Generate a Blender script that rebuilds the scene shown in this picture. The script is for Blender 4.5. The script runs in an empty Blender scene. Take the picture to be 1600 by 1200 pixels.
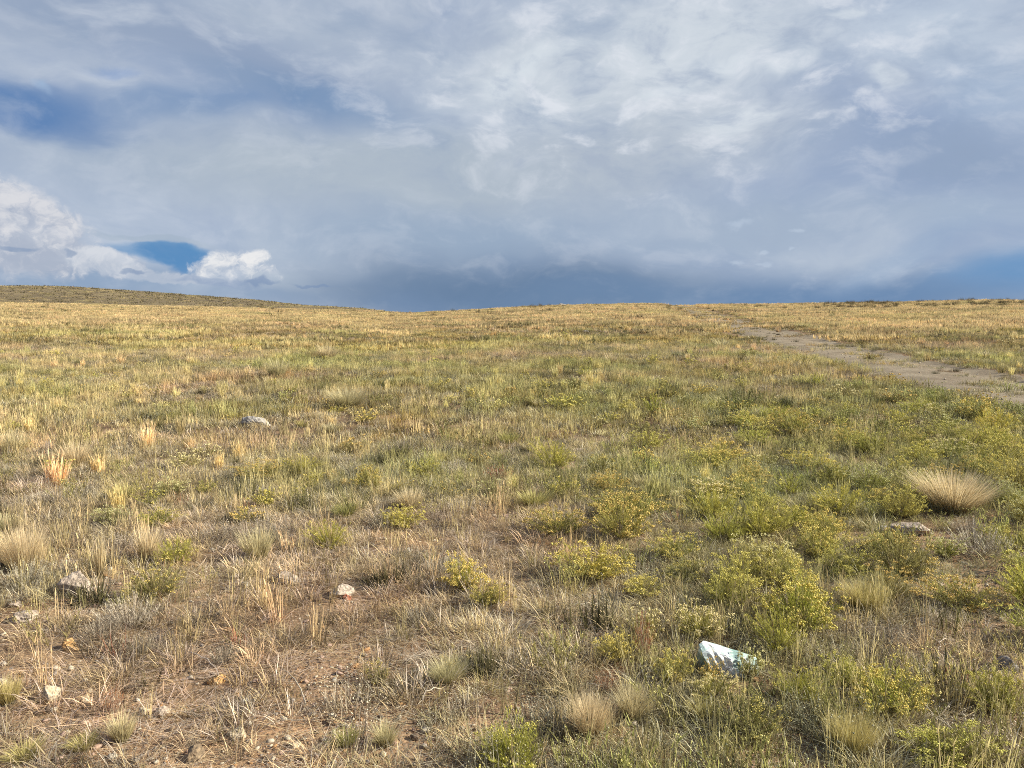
import bpy, math, random
import numpy as np
from mathutils import Vector
R = math.radians
scene = bpy.context.scene
C = scene.collection

# ------------------------------------------------------------------ camera
EYE, F, PITCH = 1.6, 1204.0, math.atan(100 / 1204.0)
cam_d = bpy.data.cameras.new('camera'); cam = bpy.data.objects.new('camera', cam_d); C.objects.link(cam)
cam.location = (0, 0, EYE); cam.rotation_euler = (R(90) - PITCH, 0, 0)
cam_d.sensor_width = 36; cam_d.lens = 36 * F / 1600; cam_d.clip_start = 0.05; cam_d.clip_end = 9000
scene.camera = cam

# ------------------------------------------------------------------ view + render
scene.view_settings.view_transform = 'Standard'; scene.view_settings.look = 'None'
scene.view_settings.exposure = 0.74; scene.view_settings.gamma = 1.0
scene.render.engine = 'CYCLES'
scene.cycles.max_bounces = 6; scene.cycles.diffuse_bounces = 3; scene.cycles.glossy_bounces = 2
scene.cycles.transmission_bounces = 4; scene.cycles.use_denoising = False
scene.cycles.filter_width = 1.0

def lin(c):
    return tuple(((v / 255) / 12.92 if v / 255 <= .04045 else ((v / 255 + .055) / 1.055) ** 2.4) for v in c)

# ------------------------------------------------------------------ sun
SUN_AZ, SUN_EL = R(95), R(31)
sd = Vector((math.sin(SUN_AZ) * math.cos(SUN_EL), math.cos(SUN_AZ) * math.cos(SUN_EL), math.sin(SUN_EL)))
sl = bpy.data.lights.new('sun', 'SUN'); sl.energy = 5.0; sl.angle = R(0.6); sl.color = (1.0, 0.94, 0.79)
sun = bpy.data.objects.new('sun', sl); C.objects.link(sun); sun.location = sd * 50
sun.rotation_euler = (-sd).to_track_quat('-Z', 'Y').to_euler()

# ------------------------------------------------------------------ world: sky and clouds laid out by compass direction
world = bpy.data.worlds.new('World'); scene.world = world; world.use_nodes = True
nt = world.node_tree; nt.nodes.clear()
def N(t, **k):
    n = nt.nodes.new(t)
    for a, b in k.items(): setattr(n, a, b)
    return n
def L(a, b): nt.links.new(a, b)
def math_n(op, a, b=None, clamp=False):
    n = N('ShaderNodeMath', operation=op, use_clamp=clamp)
    for i, v in enumerate((a, b)):
        if v is None: continue
        if isinstance(v, (int, float)): n.inputs[i].default_value = v
        else: L(v, n.inputs[i])
    return n.outputs[0]
SKY_STR = 0.1; EXPO = 2 ** .74          # cloud colours below are as seen at this exposure
out = N('ShaderNodeOutputWorld'); bg = N('ShaderNodeBackground'); bg.inputs[1].default_value = SKY_STR
L(bg.outputs[0], out.inputs[0])
sky = N('ShaderNodeTexSky', sky_type='NISHITA', sun_disc=False, sun_elevation=SUN_EL, sun_rotation=SUN_AZ, altitude=2800)
tc = N('ShaderNodeTexCoord'); sep = N('ShaderNodeSeparateXYZ'); L(tc.outputs['Generated'], sep.inputs[0])
az = math_n('ARCTAN2', sep.outputs[0], sep.outputs[1]); el = math_n('ARCSINE', sep.outputs[2])
ae = N('ShaderNodeCombineXYZ'); L(az, ae.inputs[0]); L(el, ae.inputs[1])
def noise(vec, scale, detail=5, rough=.55, dist=0.0, mscale=(1, 1, 1), rot=0.0, loc=(0, 0, 0), color=False):
    mp = N('ShaderNodeMapping'); L(vec, mp.inputs[0])
    mp.inputs['Scale'].default_value = mscale; mp.inputs['Rotation'].default_value = (0, 0, rot); mp.inputs['Location'].default_value = loc
    n = N('ShaderNodeTexNoise'); L(mp.outputs[0], n.inputs['Vector'])
    n.inputs['Scale'].default_value = scale; n.inputs['Detail'].default_value = detail
    n.inputs['Roughness'].default_value = rough; n.inputs['Distortion'].default_value = dist
    return n.outputs['Color'] if color else n.outputs['Fac']
def warp(vec, amt, scale, detail=4, ms=(1, 1.6, 1), loc=(0, 0, 0)):
    c = noise(vec, scale, detail, .55, 0, ms, 0, loc, True)
    s = N('ShaderNodeVectorMath', operation='SUBTRACT'); L(c, s.inputs[0]); s.inputs[1].default_value = (.5, .5, .5)
    m = N('ShaderNodeVectorMath', operation='MULTIPLY'); L(s.outputs[0], m.inputs[0]); m.inputs[1].default_value = (amt, amt * .7, 0)
    a = N('ShaderNodeVectorMath', operation='ADD'); L(vec, a.inputs[0]); L(m.outputs[0], a.inputs[1])
    return a.outputs[0]
def scale_col(col, k):
    m = N('ShaderNodeVectorMath', operation='SCALE'); m.inputs['Scale'].default_value = k
    L(col, m.inputs[0]); return m.outputs[0]
def mix(fac, a, b):
    m = N('ShaderNodeMix', data_type='RGBA')
    for s, v in ((m.inputs[0], fac), (m.inputs[6], a), (m.inputs[7], b)):
        if isinstance(v, (int, float)): s.default_value = v
        elif isinstance(v, tuple): s.default_value = (*v, 1)
        else: L(v, s)
    return m.outputs[2]
def px_dir(px, py):
    d = Vector(((px - 800) / F, 1.0, 0)); u = (600 - py) / F
    y = math.cos(PITCH) + u * math.sin(PITCH); z = -math.sin(PITCH) + u * math.cos(PITCH)
    return math.atan2(d.x, y), math.atan2(z, math.hypot(d.x, y))
def blob(cur, vec, px, py, rx, ry, col, amt=1.0, rot=0.0, hard=0.0, tex=None, soft=1.0):
    a0, e0 = px_dir(px, py); a1, _ = px_dir(px + 10, py); _, e1 = px_dir(px, py - 10)
    mp = N('ShaderNodeMapping', vector_type='TEXTURE'); L(vec, mp.inputs[0])
    mp.inputs['Location'].default_value = (a0, e0, 0); mp.inputs['Rotation'].default_value = (0, 0, rot)
    mp.inputs['Scale'].default_value = (rx * abs(a1 - a0) / 10, ry * abs(e1 - e0) / 10, 1)
    ln = N('ShaderNodeVectorMath', operation='LENGTH'); L(mp.outputs[0], ln.inputs[0])
    v = ln.outputs['Value']
    if tex is not None: v = math_n('ADD', v, math_n('MULTIPLY', math_n('SUBTRACT', tex[0], .5), tex[1]))
    mr = N('ShaderNodeMapRange', interpolation_type='SMOOTHERSTEP'); L(v, mr.inputs[0])
    mr.inputs[1].default_value = hard; mr.inputs[2].default_value = 1.0; mr.inputs[3].default_value = amt; mr.inputs[4].default_value = 0
    if isinstance(col, tuple): col = tuple(c / SKY_STR / EXPO for c in lin((col[0] - 1, col[1], col[2] - 3)))
    return mix(mr.outputs[0], cur, col)
w_soft = warp(ae.outputs[0], .16, 3.2, 4)
w_fine = warp(w_soft, .05, 11, 5)
w_cum = warp(ae.outputs[0], .045, 22, 5, (1, 1.2, 1))
n_big = noise(w_soft, 3.0, 6, .6, .3, (1, 2.2, 1), R(12))
n_streak = noise(w_soft, 7.0, 6, .58, .0, (1, 2.6, 1), R(-24))
n_lump = noise(w_soft, 9.0, 6, .6, .1, (1, 1.5, 1), R(18), (3, 1, 0))
n_cum = noise(w_cum, 30, 5, .6, .3)
# overall cloud deck over the blue sky
ramp = N('ShaderNodeMapRange', interpolation_type='SMOOTHSTEP'); L(n_big, ramp.inputs[0]); ramp.inputs[1].default_value = .3; ramp.inputs[2].default_value = .7
deck = mix(ramp.outputs[0], tuple(c / SKY_STR / EXPO for c in lin((146, 163, 196))), tuple(c / SKY_STR / EXPO for c in lin((184, 194, 211))))
cur = mix(.93, scale_col(sky.outputs[0], .8), deck)
S, Fi = w_soft, w_fine
for b in [
    # vec, px, py, rx, ry, colour, amount, rot, hard
    (S, 120, 20, 420, 110, (150, 164, 194), .8, 0, .1),
    (S, 470, 40, 330, 120, (176, 187, 208), .7, R(-8), .0),
    (S, 420, 120, 380, 90, (140, 156, 190), .75, R(-10), .0),
    (S, 500, 165, 330, 60, (112, 141, 187), .8, R(-6), .0),
    (S, 280, 175, 260, 42, (104, 136, 187), .7, R(4), .0),
    (S, 920, 110, 500, 200, (204, 212, 225), .85, R(8), .1),
    (S, 1130, 60, 330, 140, (214, 221, 232), .6, R(0), .0),
    (S, 1450, 40, 320, 140, (196, 207, 226), .8, 0, .0),
    (S, 1100, 200, 330, 120, (203, 210, 222), .6, R(-10), .0),
    (S, 200, 250, 460, 70, (168, 181, 205), .8, R(-5), .1),
    (S, 620, 280, 600, 110, (176, 187, 203), .85, R(-3), .1),
    (S, 960, 250, 330, 110, (182, 191, 207), .7, 0, .0),
    (S, 1480, 240, 300, 120, (146, 163, 198), .8, R(-8), .1),
    (S, 1560, 130, 200, 110, (176, 192, 219), .6, 0, .0),
    (S, 700, 370, 440, 70, (152, 170, 198), .8, 0, .0),
    (S, 1150, 350, 440, 70, (163, 178, 204), .8, 0, .1),
    (S, 1500, 340, 200, 60, (166, 182, 208), .6, 0, .0),
    (S, 800, 455, 580, 105, (101, 125, 163), .97, 0, .0),
    (S, 1330, 480, 560, 100, (104, 133, 178), .97, 0, .0),
    (S, 1590, 435, 200, 60, (100, 144, 198), .85, R(10), .0),
    (S, 1000, 470, 520, 34, (112, 138, 178), .7, 0, .0),
    (S, 1400, 415, 190, 40, (150, 171, 205), .6, R(25), .0),
    (S, 920, 455, 260, 40, (120, 147, 190), .5, 0, .0),
    (S, 660, 470, 140, 30, (128, 150, 190), .6, 0, .0),
    (S, 60, 430, 420, 45, (140, 161, 195), .9, 0, .3),
    (S, 330, 462, 300, 28, (140, 160, 194), .7, 0, .2),
]: cur = blob(cur, *b)
# blue gap upper left, with a wisp in it
cur = blob(cur, S, 20, 168, 260, 64, (80, 120, 182), .93, R(-6), .1, (n_streak, .9))
cur = blob(cur, Fi, 78, 143, 22, 13, (158, 180, 216), .9, R(-25), .0, (n_cum, .9))
cur = blob(cur, Fi, 165, 127, 60, 14, (130, 155, 205), .7, 0, .0, (n_cum, .9))
n_fine = noise(w_cum, 64, 6, .62, .25)
puff = math_n('SUBTRACT', 1.0, math_n('ABSOLUTE', math_n('MULTIPLY', math_n('SUBTRACT', n_cum, .5), 4.0)))
def cloudlet(cur, vec, blobs, top, base, y0, y1, edge=.22, rough=.55, amt=1.0, fine=.35):
    """a heap cloud: union of lobes with puffy edges, sunlit heads and a grey base"""
    D = None
    for (px, py, rx, ry, rot) in blobs:
        a0, e0 = px_dir(px, py); a1, _ = px_dir(px + 10, py); _, e1 = px_dir(px, py - 10)
        mp = N('ShaderNodeMapping', vector_type='TEXTURE'); L(vec, mp.inputs[0])
        mp.inputs['Location'].default_value = (a0, e0, 0); mp.inputs['Rotation'].default_value = (0, 0, R(rot))
        mp.inputs['Scale'].default_value = (rx * abs(a1 - a0) / 10, ry * abs(e1 - e0) / 10, 1)
        ln = N('ShaderNodeVectorMath', operation='LENGTH'); L(mp.outputs[0], ln.inputs[0]); d = math_n('SUBTRACT', 1.0, ln.outputs['Value'])
        if D is None: D = d
        else:
            D = N('ShaderNodeMath', operation='SMOOTH_MAX').outputs[0].node if False else D; D = math_n('MAXIMUM', D, d)
    n = math_n('ADD', math_n('MULTIPLY', math_n('SUBTRACT', puff, .5), rough * .5), math_n('MULTIPLY', math_n('SUBTRACT', n_fine, .5), rough * 1.3))
    D2 = math_n('ADD', D, n)
    m = N('ShaderNodeMapRange', interpolation_type='SMOOTHSTEP'); L(D2, m.inputs[0]); m.inputs[1].default_value = 0; m.inputs[2].default_value = edge; m.inputs[4].default_value = amt
    hy = N('ShaderNodeMapRange'); L(el, hy.inputs[0]); hy.inputs[1].default_value = px_dir(800, y1)[1]; hy.inputs[2].default_value = px_dir(800, y0)[1]
    sh = math_n('ADD', hy.outputs[0], math_n('ADD', math_n('MULTIPLY', math_n('SUBTRACT', n_fine, .5), 2.2 * fine / .35), math_n('MULTIPLY', math_n('SUBTRACT', puff, .6), fine)))
    s2 = N('ShaderNodeMapRange', interpolation_type='SMOOTHSTEP'); L(sh, s2.inputs[0]); s2.inputs[1].default_value = 0; s2.inputs[2].default_value = 1
    tc_ = [tuple(c / SKY_STR / EXPO for c in lin(v)) for v in (base, top)]
    return mix(m.outputs[0], cur, mix(s2.outputs[0], tc_[0], tc_[1]))
# clear gap, then the cumulus bank at the left edge and the small bright cumulus beside the gap
cur = blob(cur, w_fine, 262, 388, 112, 22, (98, 144, 197), .95, R(-3), .45, (n_cum, .25))
cur = blob(cur, w_fine, 285, 396, 88, 22, (86, 136, 194), .95, R(-8), .4, (n_cum, .25))
cur = blob(cur, w_fine, 250, 366, 120, 10, (168, 182, 205), .9, R(-5), .3, (n_cum, .2))
cur = blob(cur, w_cum, 288, 414, 40, 22, (86, 136, 194), .95, 0, .4, (n_cum, .25))
cur = cloudlet(cur, w_fine, [(-10, 320, 120, 60, -12), (60, 350, 130, 60, -16), (130, 395, 110, 34, -16), (20, 400, 150, 46, 0)], (222, 222, 226), (172, 181, 200), 300, 420, .5, .5, .92, .4)
cur = cloudlet(cur, w_cum, [(200, 416, 62, 13, -22), (150, 405, 70, 20, -10), (250, 434, 80, 12, -8)], (212, 216, 224), (176, 187, 206), 395, 445, .45, .5, .9, .3)
cur = cloudlet(cur, w_cum, [(352, 412, 40, 24, 0), (322, 424, 34, 17, 10), (392, 406, 28, 17, 0), (372, 428, 52, 18, 0), (412, 432, 34, 14, -10)], (238, 238, 238), (176, 188, 208), 388, 446, .62, .75, .97, .4)
cur = blob(cur, Fi, 450, 428, 80, 26, (178, 190, 210), .6, R(-12), .0, (n_cum, .5))
cur = cloudlet(cur, w_cum, [(345, 444, 70, 8, -6), (300, 438, 34, 7, 0)], (168, 181, 204), (142, 160, 192), 432, 452, .6, .7, .85, .3)
cur = cloudlet(cur, w_cum, [(408, 445, 34, 6, 0), (32, 389, 34, 6, 0), (104, 391, 16, 5, 0), (490, 445, 40, 3, 0), (215, 424, 20, 4, 0)], (140, 158, 188), (126, 147, 184), 380, 450, .7, .7, .75, .3)
for (x, y, rx, ry) in [(1155, 350, 34, 9), (1240, 358, 18, 7), (1148, 407, 16, 8), (1190, 413, 16, 5), (1196, 394, 12, 6), (1234, 391, 5, 6)]:
    cur = blob(cur, w_cum, x, y, rx, ry, (186, 199, 222), .65, 0, .1, (n_cum, .9))
for (x, y, rx, ry, rt) in [(1200, 108, 60, 26, 10), (1300, 28, 70, 14, 0), (1120, 100, 50, 22, -20), (1150, 185, 110, 38, 8), (1030, 140, 70, 26, 20), (1370, 130, 70, 26, -25), (780, 130, 60, 40, 10), (840, 95, 120, 26, 12)]:
    cur = blob(cur, Fi, x, y, rx, ry, (218, 225, 236), .75, R(rt), .1, (n_lump, 1.3))
# relief: streaks and lumps in the cloud deck
def contrast(cur, n, lo, hi, c, amt):
    mr = N('ShaderNodeMapRange', interpolation_type='SMOOTHSTEP'); L(n, mr.inputs[0])
    mr.inputs[1].default_value = lo; mr.inputs[2].default_value = hi; mr.inputs[3].default_value = 0; mr.inputs[4].default_value = amt
    hm = N('ShaderNodeMapRange', interpolation_type='SMOOTHSTEP'); L(el, hm.inputs[0]); hm.inputs[1].default_value = R(4); hm.inputs[2].default_value = R(17); hm.inputs[3].default_value = .3; hm.inputs[4].default_value = 1
    return mix(math_n('MULTIPLY', mr.outputs[0], hm.outputs[0]), cur, tuple(v / SKY_STR / EXPO for v in lin(c)))
cur = contrast(cur, n_streak, .5, .78, (222, 228, 236), .5)
cur = contrast(cur, n_lump, .5, .25, (134, 155, 188), .5)
cur = contrast(cur, n_streak, .5, .28, (136, 156, 188), .4)
n_tex = noise(w_soft, 13, 7, .6, .0, (1, 1.8, 1), R(14), (5, 2, 0))
a0, e0 = px_dir(1020, 130)
mp = N('ShaderNodeMapping', vector_type='TEXTURE'); L(w_soft, mp.inputs[0]); mp.inputs['Location'].default_value = (a0, e0, 0); mp.inputs['Scale'].default_value = (.46, .17, 1)
ln = N('ShaderNodeVectorMath', operation='LENGTH'); L(mp.outputs[0], ln.inputs[0])
reg = N('ShaderNodeMapRange', interpolation_type='SMOOTHSTEP'); L(ln.outputs['Value'], reg.inputs[0]); reg.inputs[1].default_value = 1.1; reg.inputs[2].default_value = .3; reg.inputs[3].default_value = .22; reg.inputs[4].default_value = 1
for lo, hi, c, am in ((.48, .70, (228, 232, 240), .75), (.50, .32, (150, 165, 193), .5)):
    mr = N('ShaderNodeMapRange', interpolation_type='SMOOTHSTEP'); L(n_tex, mr.inputs[0]); mr.inputs[1].default_value = lo; mr.inputs[2].default_value = hi; mr.inputs[3].default_value = 0; mr.inputs[4].default_value = am
    cur = mix(math_n('MULTIPLY', mr.outputs[0], reg.outputs[0]), cur, tuple(v / SKY_STR / EXPO for v in lin(c)))
# the rest of the dome, where the photograph does not look, is plain broken cloud
bg2 = N('ShaderNodeBackground'); bg2.inputs[1].default_value = SKY_STR
n_back = noise(ae.outputs[0], 3.0, 2, .6, 0, (1, 2.2, 1))
r2 = N('ShaderNodeMapRange', interpolation_type='SMOOTHSTEP'); L(n_back, r2.inputs[0]); r2.inputs[1].default_value = .35; r2.inputs[2].default_value = .65; r2.inputs[4].default_value = .85
L(mix(r2.outputs[0], mix(.6, scale_col(sky.outputs[0], .8), tuple(c / SKY_STR / EXPO for c in lin((108, 130, 172)))), tuple(c / SKY_STR / EXPO for c in lin((156, 166, 188)))), bg2.inputs[0])
fa = N('ShaderNodeMapRange', interpolation_type='SMOOTHSTEP'); L(math_n('ABSOLUTE', az), fa.inputs[0]); fa.inputs[1].default_value = R(48); fa.inputs[2].default_value = R(62)
fe = N('ShaderNodeMapRange', interpolation_type='SMOOTHSTEP'); L(el, fe.inputs[0]); fe.inputs[1].default_value = R(36); fe.inputs[2].default_value = R(50)
for b_ in [(S, 820, 462, 520, 66, (101, 126, 165), .62, 0, 0), (S, 1330, 476, 520, 52, (104, 134, 180), .6, 0, 0), (S, 1470, 250, 220, 80, (148, 164, 194), .35, 0, 0)]: cur = blob(cur, *b_)
hsv = N('ShaderNodeHueSaturation'); hsv.inputs['Saturation'].default_value = .96; hsv.inputs['Hue'].default_value = .494; L(cur, hsv.inputs['Color'])
L(hsv.outputs[0], bg.inputs[0])
msk = N('ShaderNodeMixShader'); L(math_n('MAXIMUM', fa.outputs[0], fe.outputs[0]), msk.inputs[0]); L(bg.outputs[0], msk.inputs[1]); L(bg2.outputs[0], msk.inputs[2]); L(msk.outputs[0], out.inputs[0])
world.cycles.sampling_method = 'NONE'

# ------------------------------------------------------------------ numpy noise
def vnoise(x, y, s, seed=0):
    x = np.asarray(x, float) / s + seed * 17.31; y = np.asarray(y, float) / s + seed * 5.77
    xi, yi = np.floor(x), np.floor(y); fx, fy = x - xi, y - yi
    fx = fx * fx * (3 - 2 * fx); fy = fy * fy * (3 - 2 * fy)
    def h(a, b):
        v = np.sin(a * 127.1 + b * 311.7 + seed * 74.7) * 43758.5453
        return v - np.floor(v)
    return (h(xi, yi) * (1 - fx) + h(xi + 1, yi) * fx) * (1 - fy) + (h(xi, yi + 1) * (1 - fx) + h(xi + 1, yi + 1) * fx) * fy
def fbm(x, y, s, seed=0, o=3):
    r = 0; a = 1; t = 0
    for i in range(o): r = r + a * vnoise(x, y, s / 2 ** i, seed + i * 3); t += a; a *= .55
    return r / t
def sstep(a, b, x):
    t = np.clip((x - a) / (b - a), 0, 1); return t * t * (3 - 2 * t)

# ------------------------------------------------------------------ terrain
YC = 125.0
TA = np.array([-3, -.80, -.664, -.29, -.17, -.13, .02, .165, .21, .33, .50, .63, .664, .80, 3])
TP = np.array([480, 474, 473, 482, 487, 488.5, 479.5, 474.5, 476, 475.5, 472.5, 469, 470, 472, 478])
TE = (500 - TP - 2.2) / F
def base_h(x, y):
    x = np.asarray(x, float); y = np.asarray(y, float)
    a = x / np.maximum(y, 40.0)
    Hc = EYE + YC * np.interp(a, TA, TE) * 1.02
    t = np.maximum(y, 0) / YC
    p = np.power(t, 1.22); q = 1.0 - .5 * (t - 1.12)
    k = .10
    hh = np.clip(.5 + .5 * (q - p) / k, 0, 1)
    s = q * (1 - hh) + p * hh - k * hh * (1 - hh)
    s = np.where(t > 1.6, np.maximum(s, -1.5), s)
    h = Hc * s
    h = h + .035 * (fbm(x, y, 1.3, 3) - .5) + .16 * (fbm(x, y, 9, 5) - .5) * sstep(3, 15, y)
    h = h + .25 * (fbm(x, y, 14, 9) - .5) * sstep(60, 100, y)
    return h
def to_px(x, y, z):
    d = y * math.cos(PITCH) - (z - EYE) * math.sin(PITCH); u = y * math.sin(PITCH) + (z - EYE) * math.cos(PITCH)
    return 800 + F * x / d, 600 - F * u / d
_ts = np.concatenate([np.linspace(1.2, 40, 4000), np.linspace(40, 135, 3000)])
def at(px, py, hf=None):
    dx = (px - 800) / F; u = (600 - py) / F
    dy = math.cos(PITCH) + u * math.sin(PITCH); dz = -math.sin(PITCH) + u * math.cos(PITCH)
    x, y, z = _ts * dx, _ts * dy, EYE + _ts * dz
    g = (hf or base_h)(x, y)
    i = int(np.argmax(z < g))
    if z[i] >= g[i]: i = int(np.argmin(z - g))
    return float(x[i]), float(y[i])
TRK = [at(*p) for p in [(1500, 592), (1400, 568), (1300, 549), (1225, 530), (1170, 512), (1122, 499), (1095, 489), (1072, 481)]]
d0 = np.array(TRK[0]) - np.array(TRK[1]); d0 /= np.linalg.norm(d0)
TRK = [tuple(np.array(TRK[0]) + d0 * 26)] + [tuple(np.array(TRK[0]) + d0 * 8)] + TRK
d1 = np.array(TRK[-1]) - np.array(TRK[-3]); d1 /= np.linalg.norm(d1)
TRK.append(tuple(np.array(TRK[-1]) + d1 * 60))
TRK = np.array(TRK)
# smooth and resample by y
_ty = np.linspace(TRK[:, 1].min(), TRK[:, 1].max(), 400); _o = np.argsort(TRK[:, 1])
_tx = np.interp(_ty, TRK[_o, 1], TRK[_o, 0])
for _ in range(3): _tx = np.convolve(np.pad(_tx, 14, 'edge'), np.ones(29) / 29, 'valid')
def track_off(x, y):                       # signed sideways distance to the track's centre line
    cx = np.interp(y, _ty, _tx); s = np.interp(y, _ty, np.gradient(_tx, _ty))
    return (x - cx) / np.sqrt(1 + s * s)
def H(x, y):
    h = base_h(x, y); t = track_off(x, y)
    h = h - .07 * np.exp(-((t + 1.15) / .38) ** 2) - .05 * np.exp(-((t - 1.15) / .42) ** 2) - .03 * np.exp(-(t / 2.0) ** 4)
    return h
def on(px, py):
    x, y = at(px, py, H); return x, y, float(H(x, y))
def on_track(x, y):
    t = track_off(x, y) - .25 + .6 * (fbm(x, y, 1.5, 21) - .5)
    return sstep(1.75, 1.05, np.abs(t)) * (1 - .6 * np.exp(-((t - .1) / .42) ** 2)) * (.72 + .28 * sstep(.3, .55, fbm(x, y, 1.2, 23)))
def bare(x, y):                            # stony open ground
    b = .70 * np.exp(-(((x + 1.75) / 1.25) ** 2 + ((y - 2.9) / 1.0) ** 2)) + .85 * np.exp(-(((x + .5) / .6) ** 2 + ((y - 2.9) / .5) ** 2)) \
        + .95 * np.exp(-(((x - 2.75) / .6) ** 2 + ((y - 4.3) / .9) ** 2)) + .6 * np.exp(-(((x + 2.6) / .9) ** 2 + ((y - 4.4) / .5) ** 2)) \
        + .5 * np.exp(-(((x + .6) / .5) ** 2 + ((y - 5.4) / .6) ** 2)) + .5 * np.exp(-(((x - .25) / .35) ** 2 + ((y - 4.2) / .35) ** 2))
    b = b + .7 * sstep(.64, .8, fbm(x, y * 1.3, 1.1, 31)) + .3 * sstep(.6, .75, fbm(x, y, .5, 33))
    return np.clip(b * (.15 + 1.7 * sstep(.2, .8, fbm(x, y, .3, 32))), 0, 1) * .9

# ------------------------------------------------------------------ materials
def new_mat(name):
    m = bpy.data.materials.new(name); m.use_nodes = True; t = m.node_tree; t.nodes.clear()
    o = t.nodes.new('ShaderNodeOutputMaterial'); return m, t, o
def veg(name, c0, c1, trans=.3, var=.5, spec=.2, tint=True):
    """leaf or blade: colour runs from c0 at the foot to c1 at the tip, each blade a bit different"""
    m, t, o = new_mat(name); n = t.nodes
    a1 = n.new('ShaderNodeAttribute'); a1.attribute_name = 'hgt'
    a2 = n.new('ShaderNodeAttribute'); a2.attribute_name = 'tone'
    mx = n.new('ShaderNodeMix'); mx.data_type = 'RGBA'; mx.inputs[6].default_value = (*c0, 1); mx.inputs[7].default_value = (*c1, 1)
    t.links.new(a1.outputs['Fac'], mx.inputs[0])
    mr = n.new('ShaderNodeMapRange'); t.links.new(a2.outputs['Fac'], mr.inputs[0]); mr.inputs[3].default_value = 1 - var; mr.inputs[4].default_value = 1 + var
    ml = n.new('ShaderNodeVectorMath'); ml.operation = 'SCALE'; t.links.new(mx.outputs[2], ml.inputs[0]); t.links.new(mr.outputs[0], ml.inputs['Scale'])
    oi = n.new('ShaderNodeObjectInfo'); hs = n.new('ShaderNodeHueSaturation'); t.links.new(ml.outputs[0], hs.inputs['Color'])
    hr = n.new('ShaderNodeMapRange'); t.links.new(oi.outputs['Random'], hr.inputs[0]); hr.inputs[3].default_value = .482; hr.inputs[4].default_value = .515
    t.links.new(hr.outputs[0], hs.inputs['Hue'])
    vr = n.new('ShaderNodeMapRange'); t.links.new(oi.outputs['Random'], vr.inputs[0]); vr.inputs[3].default_value = 1.15; vr.inputs[4].default_value = .85
    t.links.new(vr.outputs[0], hs.inputs['Value'])
    col = hs.outputs[0]
    if tint:
        at_ = n.new('ShaderNodeAttribute'); at_.attribute_type = 'INSTANCER'; at_.attribute_name = 'tint'
        mm = n.new('ShaderNodeVectorMath'); mm.operation = 'MULTIPLY'; t.links.new(col, mm.inputs[0]); t.links.new(at_.outputs['Vector'], mm.inputs[1]); col = mm.outputs[0]
    pb = n.new('ShaderNodeBsdfPrincipled'); t.links.new(col, pb.inputs['Base Color']); pb.inputs['Roughness'].default_value = .6; pb.inputs['Specular IOR Level'].default_value = spec
    tr = n.new('ShaderNodeBsdfTranslucent'); t.links.new(col, tr.inputs[0])
    ms = n.new('ShaderNodeMixShader'); ms.inputs[0].default_value = trans
    t.links.new(pb.outputs[0], ms.inputs[1]); t.links.new(tr.outputs[0], ms.inputs[2]); t.links.new(ms.outputs[0], o.inputs[0])
    return m
def rock_mat(name, cols, bump=.9, rough=.85, sc=1.0, local=True):
    m, t, o = new_mat(name); n = t.nodes
    tcn = n.new('ShaderNodeTexCoord')
    n1 = n.new('ShaderNodeTexNoise'); n1.inputs['Scale'].default_value = 22 * sc; n1.inputs['Detail'].default_value = 6; n1.inputs['Roughness'].default_value = .65
    t.links.new(tcn.outputs['Object'], n1.inputs['Vector'])
    cr = n.new('ShaderNodeValToRGB'); t.links.new(n1.outputs[0], cr.inputs[0])
    e = cr.color_ramp.elements
    while len(e) < len(cols): e.new(.5)
    for i, c in enumerate(cols): e[i].position = .3 + .4 * i / (len(cols) - 1); e[i].color = (*c, 1)
    n2 = n.new('ShaderNodeTexNoise'); n2.inputs['Scale'].default_value = 75 * sc; n2.inputs['Detail'].default_value = 5; t.links.new(tcn.outputs['Object'], n2.inputs['Vector'])
    sp = n.new('ShaderNodeMapRange'); t.links.new(n2.outputs[0], sp.inputs[0]); sp.inputs[1].default_value = .3; sp.inputs[2].default_value = .7; sp.inputs[3].default_value = .5; sp.inputs[4].default_value = 1.25
    ml = n.new('ShaderNodeVectorMath'); ml.operation = 'SCALE'; t.links.new(cr.outputs[0], ml.inputs[0]); t.links.new(sp.outputs[0], ml.inputs['Scale'])
    bp = n.new('ShaderNodeBump'); bp.inputs['Strength'].default_value = bump; bp.inputs['Distance'].default_value = .01; t.links.new(n2.outputs[0], bp.inputs['Height'])
    pb = n.new('ShaderNodeBsdfPrincipled'); t.links.new(ml.outputs[0], pb.inputs['Base Color']); pb.inputs['Roughness'].default_value = rough
    t.links.new(bp.outputs[0], pb.inputs['Normal']); t.links.new(pb.outputs[0], o.inputs[0])
    return m
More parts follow.
